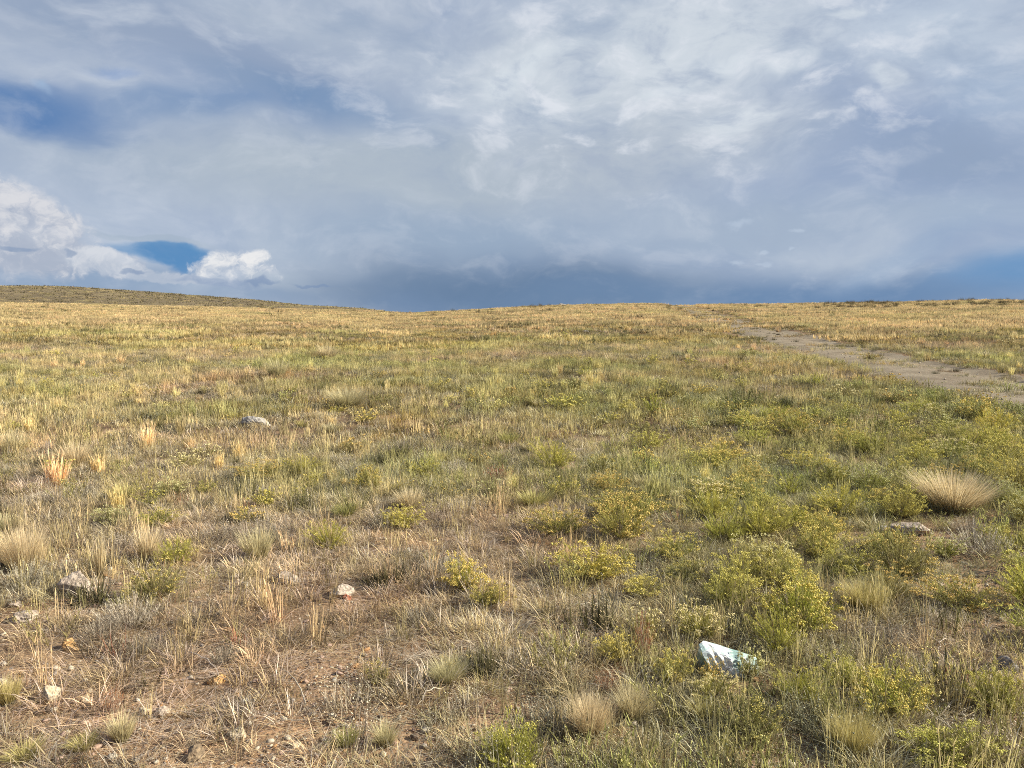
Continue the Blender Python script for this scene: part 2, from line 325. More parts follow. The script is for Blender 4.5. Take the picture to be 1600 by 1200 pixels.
def ground_mat(name, cols, scale1=.7, pebble=True):
    m, t, o = new_mat(name); n = t.nodes; l = t.links.new
    g = n.new('ShaderNodeNewGeometry')
    def nz(s, d=6, r=.6, off=0):
        mp = n.new('ShaderNodeMapping'); mp.inputs['Location'].default_value = (off, off * 2, 0); l(g.outputs['Position'], mp.inputs[0])
        q = n.new('ShaderNodeTexNoise'); l(mp.outputs[0], q.inputs['Vector']); q.inputs['Scale'].default_value = s; q.inputs['Detail'].default_value = d; q.inputs['Roughness'].default_value = r; return q.outputs[0]
    a = nz(scale1); b = nz(14, 6, .7, 7)
    cr = n.new('ShaderNodeValToRGB'); l(a, cr.inputs[0]); e = cr.color_ramp.elements
    while len(e) < len(cols): e.new(.5)
    for i, c in enumerate(cols): e[i].position = .32 + .36 * i / (len(cols) - 1); e[i].color = (*c, 1)
    mr = n.new('ShaderNodeMapRange'); l(b, mr.inputs[0]); mr.inputs[1].default_value = .3; mr.inputs[2].default_value = .7; mr.inputs[3].default_value = .55; mr.inputs[4].default_value = 1.3
    ml = n.new('ShaderNodeVectorMath'); ml.operation = 'SCALE'; l(cr.outputs[0], ml.inputs[0]); l(mr.outputs[0], ml.inputs['Scale'])
    col = ml.outputs[0]
    if pebble:  # soil among plants darkened: litter, plus shade between them put into the colour
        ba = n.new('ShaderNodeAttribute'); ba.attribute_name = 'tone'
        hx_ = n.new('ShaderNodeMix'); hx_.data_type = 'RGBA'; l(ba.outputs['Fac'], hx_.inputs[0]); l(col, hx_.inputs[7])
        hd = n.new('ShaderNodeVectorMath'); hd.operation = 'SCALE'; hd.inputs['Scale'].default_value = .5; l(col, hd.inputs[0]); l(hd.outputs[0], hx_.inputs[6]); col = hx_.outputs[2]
    v = n.new('ShaderNodeTexVoronoi'); v.inputs['Scale'].default_value = 60; l(g.outputs['Position'], v.inputs['Vector'])
    v2 = n.new('ShaderNodeTexVoronoi'); v2.inputs['Scale'].default_value = 170; l(g.outputs['Position'], v2.inputs['Vector'])
    for vv, thr, am in ((v, .42, .75), (v2, .5, .7)):
        st = n.new('ShaderNodeMapRange'); l(vv.outputs['Distance'], st.inputs[0]); st.inputs[1].default_value = thr; st.inputs[2].default_value = thr - .12; st.inputs[3].default_value = 0; st.inputs[4].default_value = am
        sx = n.new('ShaderNodeSeparateColor'); l(vv.outputs['Color'], sx.inputs[0])
        pr = n.new('ShaderNodeMapRange'); l(sx.outputs[0], pr.inputs[0]); pr.inputs[1].default_value = .55; pr.inputs[2].default_value = .6
        pc = n.new('ShaderNodeValToRGB'); l(sx.outputs[1], pc.inputs[0]); pe = pc.color_ramp.elements
        pe[0].color = (.16, .10, .07, 1); pe[1].color = (.55, .46, .36, 1); x = pe.new(.5); x.color = (.38, .22, .12, 1)
        mu = n.new('ShaderNodeMath'); mu.operation = 'MULTIPLY'; l(st.outputs[0], mu.inputs[0]); l(pr.outputs[0], mu.inputs[1])
        mx = n.new('ShaderNodeMix'); mx.data_type = 'RGBA'; l(mu.outputs[0], mx.inputs[0]); l(col, mx.inputs[6]); l(pc.outputs[0], mx.inputs[7]); col = mx.outputs[2]
    bp = n.new('ShaderNodeBump'); bp.inputs['Strength'].default_value = .6; bp.inputs['Distance'].default_value = .015; l(b, bp.inputs['Height'])
    bq = n.new('ShaderNodeBump'); bq.invert = True; bq.inputs['Strength'].default_value = .6; bq.inputs['Distance'].default_value = .006; l(v.outputs['Distance'], bq.inputs['Height']); l(bp.outputs[0], bq.inputs['Normal'])
    pb = n.new('ShaderNodeBsdfPrincipled'); pb.inputs['Roughness'].default_value = .95; pb.inputs['Specular IOR Level'].default_value = .1
    l(col, pb.inputs['Base Color']); l(bq.outputs[0], pb.inputs['Normal']); l(pb.outputs[0], o.inputs[0])
    return m

# ------------------------------------------------------------------ mesh helpers
class MB:
    def __init__(s): s.v = []; s.f = []; s.n = 0; s.tone = []; s.hgt = []
    def add(s, v, faces, tone, hgt, mi=0):
        v = np.asarray(v, float).reshape(-1, 3)
        for f in faces: s.f.append((np.asarray(f, int) + s.n, mi))
        s.v.append(v); s.n += len(v); s.tone.append(np.broadcast_to(tone, len(v))); s.hgt.append(np.broadcast_to(hgt, len(v)))
    def mesh(s, name, mats, smooth=False):
        v = np.concatenate(s.v); me = bpy.data.meshes.new(name)
        me.vertices.add(len(v)); me.vertices.foreach_set('co', v.astype(np.float32).ravel())
        loops = np.concatenate([f.ravel() for f, _ in s.f]); cnt = np.concatenate([np.full(len(f), f.shape[1]) for f, _ in s.f])
        mi = np.concatenate([np.full(len(f), m) for f, m in s.f])
        me.loops.add(len(loops)); me.loops.foreach_set('vertex_index', loops.astype(np.int32))
        me.polygons.add(len(cnt)); me.polygons.foreach_set('loop_start', np.concatenate([[0], np.cumsum(cnt)[:-1]]).astype(np.int32))
        me.polygons.foreach_set('material_index', mi.astype(np.int32))
        if smooth: me.polygons.foreach_set('use_smooth', np.ones(len(cnt), bool))
        for m in mats: me.materials.append(m)
        for k, arr in (('tone', s.tone), ('hgt', s.hgt)):
            a = me.attributes.new(k, 'FLOAT', 'POINT'); a.data.foreach_set('value', np.concatenate(arr).astype(np.float32))
        me.update(calc_edges=True); return me
def curve_pts(base, az, l0, l1, Ln, t):
    """points at fractions t (N,K) along stems whose lean runs from l0 to l1 (radians from vertical)"""
    K = 8; pts = [np.zeros((len(az), 2))]
    for i in range(K):
        a = l0 + (l1 - l0) * (i + .5) / K
        pts.append(pts[-1] + np.stack([np.sin(a), np.cos(a)], 1) * (Ln / K)[:, None])
    P = np.stack(pts, 1)                                             # N,K+1,2
    x = np.clip(t, 0, 1) * K; i = np.minimum(x.astype(int), K - 1); f = x - i
    r = np.arange(len(az))[:, None]
    q = P[r, i] * (1 - f)[..., None] + P[r, i + 1] * f[..., None]
    return base[:, None, :] + np.stack([q[..., 0] * np.cos(az)[:, None], q[..., 0] * np.sin(az)[:, None], q[..., 1]], -1)
def blades(mb, rng, base, az, l0, l1, Ln, W, segs=3, mi=0, taper=.6, tone=None, h0=0., h1=1.):
    n = len(az); T = np.linspace(0, 1, segs + 1); P = curve_pts(base, az, l0, l1, Ln, np.tile(T, (n, 1)))
    tw = az + np.pi / 2 + rng.uniform(-.9, .9, n); side = np.stack([np.cos(tw), np.sin(tw), np.zeros(n)], 1)
    w = W[:, None] * .5 * np.power(1 - T[:-1] * .92, taper)[None]
    Lf = P[:, :-1] - side[:, None] * w[..., None]; Rt = P[:, :-1] + side[:, None] * w[..., None]
    k = 2 * segs + 1; V = np.empty((n, k, 3)); V[:, 0:-1:2] = Lf; V[:, 1:-1:2] = Rt; V[:, -1] = P[:, -1]
    o = (np.arange(n) * k)[:, None]
    quads = np.concatenate([o + np.array([2 * i, 2 * i + 1, 2 * i + 3, 2 * i + 2]) for i in range(segs - 1)]) if segs > 1 else np.zeros((0, 4), int)
    tris = o + np.array([2 * segs - 2, 2 * segs - 1, 2 * segs])
    tn = rng.random(n) if tone is None else tone
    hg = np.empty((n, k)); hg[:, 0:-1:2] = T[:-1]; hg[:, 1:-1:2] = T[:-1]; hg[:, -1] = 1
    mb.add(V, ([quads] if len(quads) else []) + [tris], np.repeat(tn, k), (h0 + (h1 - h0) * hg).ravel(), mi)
    return P
def bits(mb, rng, pos, size, mi=0, flat=1.0, tone=None):
    """little irregular octahedral florets or buds"""
    n = len(pos); o = np.array([[1, 0, 0], [0, 1, 0], [-1, 0, 0], [0, -1, 0], [0, 0, flat], [0, 0, -flat]], float)
    a = rng.uniform(0, 6.28, n); c, s = np.cos(a), np.sin(a)
    j = o[None] * rng.uniform(.6, 1.4, (n, 6, 1)) * np.asarray(size).reshape(-1, 1, 1) * .5
    V = np.stack([j[..., 0] * c[:, None] - j[..., 1] * s[:, None], j[..., 0] * s[:, None] + j[..., 1] * c[:, None], j[..., 2]], -1) + pos[:, None]
    f = np.array([[0, 1, 4], [1, 2, 4], [2, 3, 4], [3, 0, 4], [1, 0, 5], [2, 1, 5], [3, 2, 5], [0, 3, 5]])
    tn = rng.random(n) if tone is None else tone
    mb.add(V, [((np.arange(n) * 6)[:, None, None] + f[None]).reshape(-1, 3)], np.repeat(tn, 6), 1.0, mi)

def tag(o, label=None, cat=None, group=None, kind=None):
    if label: o['label'] = label
    if cat: o['category'] = cat
    if group: o['group'] = group
    if kind: o['kind'] = kind
    return o

# ------------------------------------------------------------------ ground sheet
SOIL = [(.23, .14, .08), (.37, .235, .135), (.44, .295, .175), (.34, .25, .155)]
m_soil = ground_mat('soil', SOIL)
m_track = ground_mat('track_dirt', [(.19, .155, .11), (.26, .22, .155), (.32, .275, .20)], 1.1, False)
def axis(lo, hi, s0=.07, flat=5.0, g=.016):
    p = [0.0]
    while p[-1] < hi: p.append(p[-1] + s0 + g * max(0, p[-1] - flat))
    q = [0.0]
    while q[-1] < -lo: q.append(q[-1] + s0 * 1.5 + g * 1.5 * max(0, q[-1] - flat * .6))
    return np.array([-v for v in q[:0:-1]] + p)
gx = axis(-3200, 3200, .075, 5, .018); gy = axis(-600, 4200, .06, 7, .016)
GX, GY = np.meshgrid(gx, gy); GZ = H(GX, GY) + .012 * (vnoise(GX, GY, .12, 41) - .5) * (GY < 14)
GZ = np.where(GY > 420, np.minimum(GZ, -6), GZ)
ii, jj = np.meshgrid(np.arange(len(gy) - 1), np.arange(len(gx) - 1), indexing='ij'); b0 = (ii * len(gx) + jj).ravel()
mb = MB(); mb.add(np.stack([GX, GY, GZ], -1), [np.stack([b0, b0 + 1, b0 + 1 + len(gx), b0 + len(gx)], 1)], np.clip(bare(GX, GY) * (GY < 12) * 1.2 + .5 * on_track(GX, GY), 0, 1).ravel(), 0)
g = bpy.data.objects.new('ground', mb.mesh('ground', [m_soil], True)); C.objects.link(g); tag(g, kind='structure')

# two-wheel dirt track, a sheet laid on the ground whose ragged edges run out under the grass
ys = _ty[0] + (_ty[-1] - _ty[0]) * np.linspace(0, 1, 900) ** 1.5; off = np.linspace(-1.7, 2.1, 36)
YY, OO = np.meshgrid(ys, off, indexing='ij'); sl_ = np.interp(YY, _ty, np.gradient(_tx, _ty)); nl = np.sqrt(1 + sl_ ** 2)
wob = 1 + .22 * (fbm(YY, YY * 0 + np.sign(OO), 1.6, 51) - .5)
TX = np.interp(YY, _ty, _tx) + OO * wob / nl; TY = YY - OO * wob * sl_ / nl
lift = .03 * sstep(1.9, 1.3, np.abs(OO - .2)) - .02 + .012 * (vnoise(TX, TY, .25, 52) - .5)
TZ = H(TX, TY) + lift
ii, jj = np.meshgrid(np.arange(len(ys) - 1), np.arange(len(off) - 1), indexing='ij'); b0 = (ii * len(off) + jj).ravel()
mb = MB(); mb.add(np.stack([TX, TY, TZ], -1), [np.stack([b0, b0 + 1, b0 + 1 + len(off), b0 + len(off)], 1)], 0, 0)
trk = bpy.data.objects.new('dirt_track', mb.mesh('dirt_track', [m_track], True)); C.objects.link(trk); tag(trk, kind='structure')

# distant hills behind the crest
m_hill = ground_mat('hill_soil', [(.10, .085, .05), (.15, .125, .07), (.21, .17, .095)], .05, False)
def hill_profile(D, prof, back):
    P = np.array(prof, float)
    X = (P[:, 0] - 800) / F * D; Z = EYE + D * (500 - P[:, 1]) / F
    def hf(x, y):
        top = np.interp(x, X, Z); s = np.clip((y - (D - back)) / back, 0, 1); s2 = np.clip(1 - (y - D) / back, 0, 1)
        k = np.where(y <= D, s * (2 - s), s2 * (2 - s2))
        return -8 + (top + 8) * k + .5 * (fbm(x, y, 16, 61) - .5) * k
    return hf
hillA = hill_profile(430, [(-700, 500), (-300, 474), (-60, 460), (0, 456), (50, 450.5), (110, 449), (170, 452), (240, 457), (320, 463), (400, 469), (450, 474), (520, 482), (640, 505)], 210)
hillB = hill_profile(330, [(300, 505), (400, 482), (470, 477.5), (530, 479.5), (575, 482.5), (610, 487.5), (640, 492), (700, 510)], 120)
for hf, (x0, x1, y0, y1), st in ((hillA, (-560, -20, 215, 650), 3.5), (hillB, (-150, -20, 205, 455), 2.0)):
    hx = np.arange(x0, x1, st); hy = np.arange(y0, y1, st); XX, YY = np.meshgrid(hx, hy); ZZ = hf(XX, YY)
    ii, jj = np.meshgrid(np.arange(len(hy) - 1), np.arange(len(hx) - 1), indexing='ij'); b0 = (ii * len(hx) + jj).ravel()
    mb = MB(); mb.add(np.stack([XX, YY, ZZ], -1), [np.stack([b0, b0 + 1, b0 + 1 + len(hx), b0 + len(hx)], 1)], 0, 0)
    o = bpy.data.objects.new('hill', mb.mesh('hill', [m_hill], True)); C.objects.link(o); tag(o, kind='structure')

# ------------------------------------------------------------------ plant materials (real colours, foot -> tip)
V = {
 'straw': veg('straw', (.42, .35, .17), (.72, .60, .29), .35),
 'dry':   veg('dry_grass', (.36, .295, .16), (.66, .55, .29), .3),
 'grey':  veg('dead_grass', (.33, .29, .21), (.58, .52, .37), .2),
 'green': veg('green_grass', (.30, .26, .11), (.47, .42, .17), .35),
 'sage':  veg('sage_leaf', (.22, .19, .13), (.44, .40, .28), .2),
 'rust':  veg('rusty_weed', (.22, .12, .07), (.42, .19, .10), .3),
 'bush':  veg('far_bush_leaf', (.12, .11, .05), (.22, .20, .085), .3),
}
M_ = {
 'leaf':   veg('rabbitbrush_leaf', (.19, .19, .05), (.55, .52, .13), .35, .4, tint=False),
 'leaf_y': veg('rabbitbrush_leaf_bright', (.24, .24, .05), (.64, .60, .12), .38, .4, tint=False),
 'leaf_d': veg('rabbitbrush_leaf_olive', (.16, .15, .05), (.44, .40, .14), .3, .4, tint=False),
 'wood':   veg('twig', (.13, .10, .07), (.26, .20, .13), .0, .4, tint=False),
 'dead':   veg('pale_dead_twig', (.40, .34, .26), (.58, .50, .38), .0, .3, tint=False),
 'gold':   veg('flower_golden', (.70, .59, .12), (.78, .68, .20), .25, .3, tint=False),
 'pale':   veg('flower_cream', (.74, .67, .30), (.80, .74, .38), .25, .25, tint=False),
 'ochre':  veg('flower_ochre', (.62, .47, .12), (.70, .56, .18), .25, .3, tint=False),
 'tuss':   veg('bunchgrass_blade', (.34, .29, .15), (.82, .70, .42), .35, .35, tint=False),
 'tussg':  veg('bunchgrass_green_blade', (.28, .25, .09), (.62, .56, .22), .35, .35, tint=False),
 'sagei':  veg('sagewort_leaf', (.26, .22, .16), (.58, .51, .38), .2, .35, tint=False),
 'saged':  veg('sagebrush_leaf', (.18, .155, .11), (.34, .29, .20), .2, .35, tint=False),
 'rusti':  veg('rusty_weed_leaf', (.24, .12, .07), (.48, .20, .10), .3, .35, tint=False),
}
U = lambda rng, a, b, n: rng.uniform(a, b, n)

# ------------------------------------------------------------------ tufts for the countless grass
def tuft(mb, rng, c, kind, k, mi, wide=1.0, segs=3, hs=1.0):
    cx, cy = c
    if kind == 'short':
        n = int(38 * k); r = .055; l0 = U(rng, 0, .7, n); l1 = l0 + U(rng, .3, 1.5, n); Ln = U(rng, .03, .12, n); W = U(rng, .0022, .0042, n)
    elif kind == 'straw':
        n = int(20 * k); r = .035; l0 = U(rng, 0, .22, n); l1 = l0 + U(rng, 0, .35, n); Ln = U(rng, .09, .25, n); W = U(rng, .0020, .0036, n)
    elif kind == 'green':
        n = int(26 * k); r = .05; l0 = U(rng, 0, .4, n); l1 = l0 + U(rng, .1, .9, n); Ln = U(rng, .06, .17, n); W = U(rng, .002, .0038, n)
    elif kind == 'sage':
        n = int(46 * k); r = .07; l0 = U(rng, .1, .9, n); l1 = l0 - U(rng, 0, .6, n); Ln = U(rng, .05, .13, n); W = U(rng, .0018, .004, n)
    elif kind == 'flat':
        n = int(26 * k); r = .11; l0 = U(rng, 1.30, 1.56, n); l1 = l0 + U(rng, -.2, .15, n); Ln = U(rng, .03, .13, n); W = U(rng, .0016, .003, n)
    elif kind == 'rust':
        n = int(24 * k); r = .04; l0 = U(rng, 0, .5, n); l1 = l0 + U(rng, 0, .5, n); Ln = U(rng, .07, .17, n); W = U(rng, .0018, .003, n)
    elif kind == 'bush':
        n = int(60 * k); r = .09; l0 = U(rng, 0, 1.25, n); l1 = l0 * .7; Ln = U(rng, .14, .26, n) * (1.1 - .3 * l0); W = U(rng, .004, .008, n)
    n = max(n, 2); az = U(rng, 0, 6.283, n); rr = r * np.sqrt(rng.random(n))
    z = U(rng, .004, .012, n) if kind == 'flat' else np.full(n, -.012)
    base = np.stack([cx + rr * np.cos(az), cy + rr * np.sin(az), z], 1)
    P = blades(mb, rng, base, az + U(rng, -1, 1, n), l0, l1, Ln * hs, W * wide, segs, mi)
    if kind in ('straw',) and wide < 5:                               # seed heads
        s = rng.random(n) < .6; tip = P[s][:, -2] * .5 + P[s][:, -1] * .5; m = int(s.sum())
        if m: blades(mb, rng, tip - [0, 0, .012], U(rng, 0, 6.28, m), U(rng, 0, .3, m), U(rng, .1, .5, m), U(rng, .025, .05, m), U(rng, .004, .0065, m) * max(1, wide * .6), 2, mi, 1.0)
    if kind == 'sage':
        bits(mb, rng, P[:, -1], U(rng, .004, .008, n) * wide ** .5, mi)
PROTO = {}
def protos(key, nvar, spec, mats, radius=0, count=1, segs=3):
    """spec: list of (kind, blades factor, material slot, weight, widening, height)"""
    col = bpy.data.collections.new('kinds_' + key); PROTO[key] = (col, nvar)
    for i in range(nvar):
        rng = np.random.default_rng(abs(hash(key)) % 1000 * 0 + sum(map(ord, key)) * 7 + i); mb = MB()
        w = np.array([s[3] for s in spec], float); w /= w.sum()
        for j in range(count):
            a = rng.uniform(0, 6.28); r = radius * math.sqrt(rng.random())
            s = spec[rng.choice(len(spec), p=w)]
            tuft(mb, rng, (r * math.cos(a), r * math.sin(a)), s[0], s[1] * rng.uniform(.6, 1.3), s[2], s[4], segs, s[5] * rng.uniform(.75, 1.2))
        col.objects.link(bpy.data.objects.new('%s_%02d' % (key, i), mb.mesh(key, mats)))
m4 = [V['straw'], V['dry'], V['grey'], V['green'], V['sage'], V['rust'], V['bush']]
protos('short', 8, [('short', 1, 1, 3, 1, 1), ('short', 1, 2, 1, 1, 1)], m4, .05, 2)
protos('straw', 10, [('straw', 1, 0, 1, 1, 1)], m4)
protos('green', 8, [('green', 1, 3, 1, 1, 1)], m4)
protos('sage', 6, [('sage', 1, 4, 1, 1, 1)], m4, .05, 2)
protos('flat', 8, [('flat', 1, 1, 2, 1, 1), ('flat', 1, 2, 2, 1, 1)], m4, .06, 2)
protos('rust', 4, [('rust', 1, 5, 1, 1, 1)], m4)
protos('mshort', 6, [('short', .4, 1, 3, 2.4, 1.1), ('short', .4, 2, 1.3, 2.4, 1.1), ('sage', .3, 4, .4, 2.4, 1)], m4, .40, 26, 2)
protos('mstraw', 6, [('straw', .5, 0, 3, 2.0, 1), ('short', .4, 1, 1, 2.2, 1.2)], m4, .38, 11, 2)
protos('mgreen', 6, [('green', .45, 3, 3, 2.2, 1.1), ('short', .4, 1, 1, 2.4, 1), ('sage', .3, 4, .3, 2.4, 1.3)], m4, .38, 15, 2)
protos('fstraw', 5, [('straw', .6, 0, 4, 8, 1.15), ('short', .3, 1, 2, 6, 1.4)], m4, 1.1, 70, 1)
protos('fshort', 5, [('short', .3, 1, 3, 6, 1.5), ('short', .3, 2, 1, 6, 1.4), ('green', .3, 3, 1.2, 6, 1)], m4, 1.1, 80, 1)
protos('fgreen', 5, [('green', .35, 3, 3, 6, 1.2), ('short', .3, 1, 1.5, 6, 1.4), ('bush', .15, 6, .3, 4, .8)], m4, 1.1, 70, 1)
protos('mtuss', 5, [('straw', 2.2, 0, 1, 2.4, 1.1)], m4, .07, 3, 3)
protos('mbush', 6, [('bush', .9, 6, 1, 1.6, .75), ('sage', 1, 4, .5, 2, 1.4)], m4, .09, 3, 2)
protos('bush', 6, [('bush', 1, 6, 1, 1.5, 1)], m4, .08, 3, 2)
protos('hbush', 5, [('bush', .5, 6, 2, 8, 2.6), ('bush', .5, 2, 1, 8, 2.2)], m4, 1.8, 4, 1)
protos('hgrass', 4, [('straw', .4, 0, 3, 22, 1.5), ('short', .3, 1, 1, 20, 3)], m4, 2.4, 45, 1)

# ------------------------------------------------------------------ pebbles
PEB = [rock_mat('pebble_cream', [(.50, .42, .30), (.66, .58, .45)], .2), rock_mat('pebble_pink', [(.40, .25, .18), (.55, .40, .31)], .2),
       rock_mat('pebble_orange', [(.40, .20, .08), (.55, .33, .15)], .2), rock_mat('pebble_grey', [(.26, .21, .17), (.40, .34, .28)], .2), rock_mat('soil_clod', [(.22, .14, .08), (.34, .23, .13)], .4), rock_mat('soil_clod_dark', [(.13, .09, .06), (.24, .16, .10)], .4)]
ICO = {}
def ico(sub):
    if sub not in ICO:
        import bmesh
        bm = bmesh.new(); bmesh.ops.create_icosphere(bm, subdivisions=sub, radius=1)
        ICO[sub] = (np.array([v.co[:] for v in bm.verts]), np.array([[v.index for v in f.verts] for f in bm.faces])); bm.free()
    return ICO[sub]
def chunk(rng, dims, sub=4, cuts=14, rough=.05, layer=0.0):
    """a broken stone: a ball cut by random planes, roughened, optionally in layers"""
    v, f = ico(sub); v = v.copy(); nrm = rng.normal(size=(cuts, 3)); nrm /= np.linalg.norm(nrm, axis=1)[:, None]
    dd = rng.uniform(.52, .9, cuts); dots = v @ nrm.T
    r = np.min(np.where(dots > .05, dd / np.maximum(dots, .05), 9), axis=1); r = np.minimum(r, 1.15)
    v = v * r[:, None]
    q = fbm(v[:, 0] * 3 + v[:, 2] * 2 + 9, v[:, 1] * 3 - v[:, 2] * 1.7 + 5, 1.0, int(rng.integers(99)), 4)
    q2 = fbm(v[:, 1] * 3 + v[:, 2] * 3.1 + 3, v[:, 0] * 3 - v[:, 2] * 2.3 + 7, .45, int(rng.integers(99)), 4)
    v = v * (1 + rough * (1.6 * (q - .5) + 1.1 * (q2 - .5)))[:, None]
    if layer: v[:, :2] *= (1 + layer * (vnoise(v[:, 2] * 9, v[:, 0], 1, 7) - .5))[:, None]
    return v * (np.array(dims) / 2), f
def herb(key, nvar, ns, nl, lw, W, Hh, mats, spread=0, count=1):
    col = bpy.data.collections.new('kinds_' + key); PROTO[key] = (col, nvar)
    for i in range(nvar):
        rng = np.random.default_rng(sum(map(ord, key)) + i * 3); mb = MB()
        for c in range(count):
            a_ = rng.uniform(0, 6.28); r_ = spread * math.sqrt(rng.random()); o3 = np.array([r_ * math.cos(a_), r_ * math.sin(a_), 0])
            h_ = Hh * rng.uniform(.7, 1.25); az = U(rng, 0, 6.283, ns); u = np.sqrt(rng.random(ns)); l1 = u * .8; l0 = l1 * .4; Ln = h_ * U(rng, .65, 1.1, ns)
            base = np.stack([np.cos(az) * u * W * .3, np.sin(az) * u * W * .3, np.full(ns, -.01)], 1) + o3
            blades(mb, rng, base, az, l0, l1, Ln, np.full(ns, lw * .6), 3, 1, .3)
            T = np.clip(U(rng, .2, 1, (ns, nl)) ** .8, 0, 1); P = curve_pts(base, az, l0, l1, Ln, T).reshape(-1, 3); m = len(P)
            blades(mb, rng, P, U(rng, 0, 6.28, m), U(rng, .1, .9, m), U(rng, .1, .9, m), h_ * .16 * U(rng, .6, 1.3, m), np.full(m, lw), 1, 0, .5, h0=.2)
            s_ = rng.random(ns) < rng.choice([.0, .3, .8]); tip = np.repeat(curve_pts(base, az, l0, l1, Ln, np.ones((ns, 1)))[s_, 0], 4, 0)
            if len(tip): bits(mb, rng, tip + rng.normal(0, lw * 1.6, tip.shape), U(rng, .7, 1.4, len(tip)) * lw * 1.1, 2)
        col.objects.link(bpy.data.objects.new('%s_%02d' % (key, i), mb.mesh(key, mats)))
hm = [veg('herb_leaf', (.22, .205, .07), (.50, .46, .16), .35), veg('herb_stem', (.24, .19, .11), (.36, .31, .15), .1), veg('herb_floret', (.56, .49, .18), (.64, .56, .24), .2)]
herb('herb', 8, 16, 12, .0042, .16, .17, hm)
herb('mherb', 6, 9, 6, .010, .18, .18, hm, .35, 5)
col = bpy.data.collections.new('kinds_pebble'); PROTO['pebble'] = (col, 14)
for i in range(14):
    rng = np.random.default_rng(500 + i); mb = MB(); v, f = chunk(rng, (1, rng.uniform(.6, .95), rng.uniform(.4, .7)), 2, 9)
    mb.add(v, [f], 0, 0); col.objects.link(bpy.data.objects.new('pebble_%02d' % i, mb.mesh('pebble', [PEB[(0, 1, 2, 3, 4, 0, 5, 4, 1, 3, 0, 4, 0, 1)[i]]])))

# ------------------------------------------------------------------ scattering (geometry nodes, instances carry a tint)
def sample(rng, d0, d1, dens, tan=.74, pad=1.6):
    area = (tan * (d1 ** 2 - d0 ** 2)) + 2 * pad * (d1 - d0); n = int(area * dens)
    u = rng.random(n * 3) * (d1 - d0) + d0; keep = rng.random(n * 3) * (tan * d1 + pad) < (tan * u + pad)
    y = u[keep][:n]; x = (rng.random(len(y)) * 2 - 1) * (tan * y + pad); return x, y
def scatter(name, parts, label, cat='grass'):
    """parts: list of (proto key, x, y, z, scale, tilt, tint)"""
    keys = sorted({p[0] for p in parts}); allc = bpy.data.collections.new('set_' + name); offs = {}; k = 0
    for key in keys:
        offs[key] = k
        for o in sorted(PROTO[key][0].objects, key=lambda q: q.name):
            d = bpy.data.objects.new('%s_%03d' % (name, k), o.data); allc.objects.link(d); k += 1
    rng = np.random.default_rng(len(name) * 13 + 1); P = []; S = []; Ro = []; I = []; T = []
    for key, x, y, z, s, tilt, tint in parts:
        n = len(x); P.append(np.stack([x, y, z], 1)); S.append(s); I.append(offs[key] + rng.integers(0, PROTO[key][1], n))
        Ro.append(np.stack([rng.normal(0, 1, n) * tilt, rng.normal(0, 1, n) * tilt, rng.uniform(0, 6.283, n)], 1)); T.append(tint)
    P, S, Ro, I, T = map(np.concatenate, (P, S, Ro, I, T)); n = len(P)
    me = bpy.data.meshes.new(name); me.vertices.add(n); me.vertices.foreach_set('co', P.astype(np.float32).ravel())
    for nm, ty, arr, kk in (('scl', 'FLOAT', S, 'value'), ('rot', 'FLOAT_VECTOR', Ro, 'vector'), ('idx', 'INT', I, 'value'), ('tint', 'FLOAT_VECTOR', T, 'vector')):
        a = me.attributes.new(nm, ty, 'POINT'); a.data.foreach_set(kk, np.ascontiguousarray(arr, np.int32 if ty == 'INT' else np.float32).ravel())
    o = bpy.data.objects.new(name, me); C.objects.link(o); tag(o, label, cat, None, 'stuff')
    ng = bpy.data.node_groups.new('scatter_' + name, 'GeometryNodeTree')
    ng.interface.new_socket('Geometry', in_out='INPUT', socket_type='NodeSocketGeometry'); ng.interface.new_socket('Geometry', in_out='OUTPUT', socket_type='NodeSocketGeometry')
    gi = ng.nodes.new('NodeGroupInput'); go = ng.nodes.new('NodeGroupOutput'); ci = ng.nodes.new('GeometryNodeCollectionInfo')
    ci.inputs['Collection'].default_value = allc; ci.inputs['Separate Children'].default_value = True; ci.inputs['Reset Children'].default_value = True
    ip = ng.nodes.new('GeometryNodeInstanceOnPoints'); ip.inputs['Pick Instance'].default_value = True
    def na(nm, ty):
        q = ng.nodes.new('GeometryNodeInputNamedAttribute'); q.data_type = ty; q.inputs['Name'].default_value = nm; return q.outputs['Attribute']
    er = ng.nodes.new('FunctionNodeEulerToRotation'); ng.links.new(na('rot', 'FLOAT_VECTOR'), er.inputs[0])
    for a, b in ((gi.outputs[0], ip.inputs['Points']), (ci.outputs[0], ip.inputs['Instance']), (na('idx', 'INT'), ip.inputs['Instance Index']), (er.outputs[0], ip.inputs['Rotation']), (na('scl', 'FLOAT'), ip.inputs['Scale']), (ip.outputs[0], go.inputs[0])): ng.links.new(a, b)
    md = o.modifiers.new('scatter', 'NODES'); md.node_group = ng
    print('scatter', name, n); return o
def green_field(x, y):
    a = x / np.maximum(y, 1)
    g = .33 + .12 * sstep(10, 5, y) + .36 * sstep(-.08, .35, a) * sstep(17, 7, y) + .16 * np.exp(-((y - 25) / 10.) ** 2) - .22 * sstep(-.05, -.4, a) * sstep(14, 6, y)
    g = g - .40 * sstep(28, 50, y) + 1.5 * (fbm(x, y, 2.2 + 0 * x, 71) - .5) + .9 * (fbm(x, y * 1.6, 9, 72) - .5)
    return np.clip(g, 0, 1)
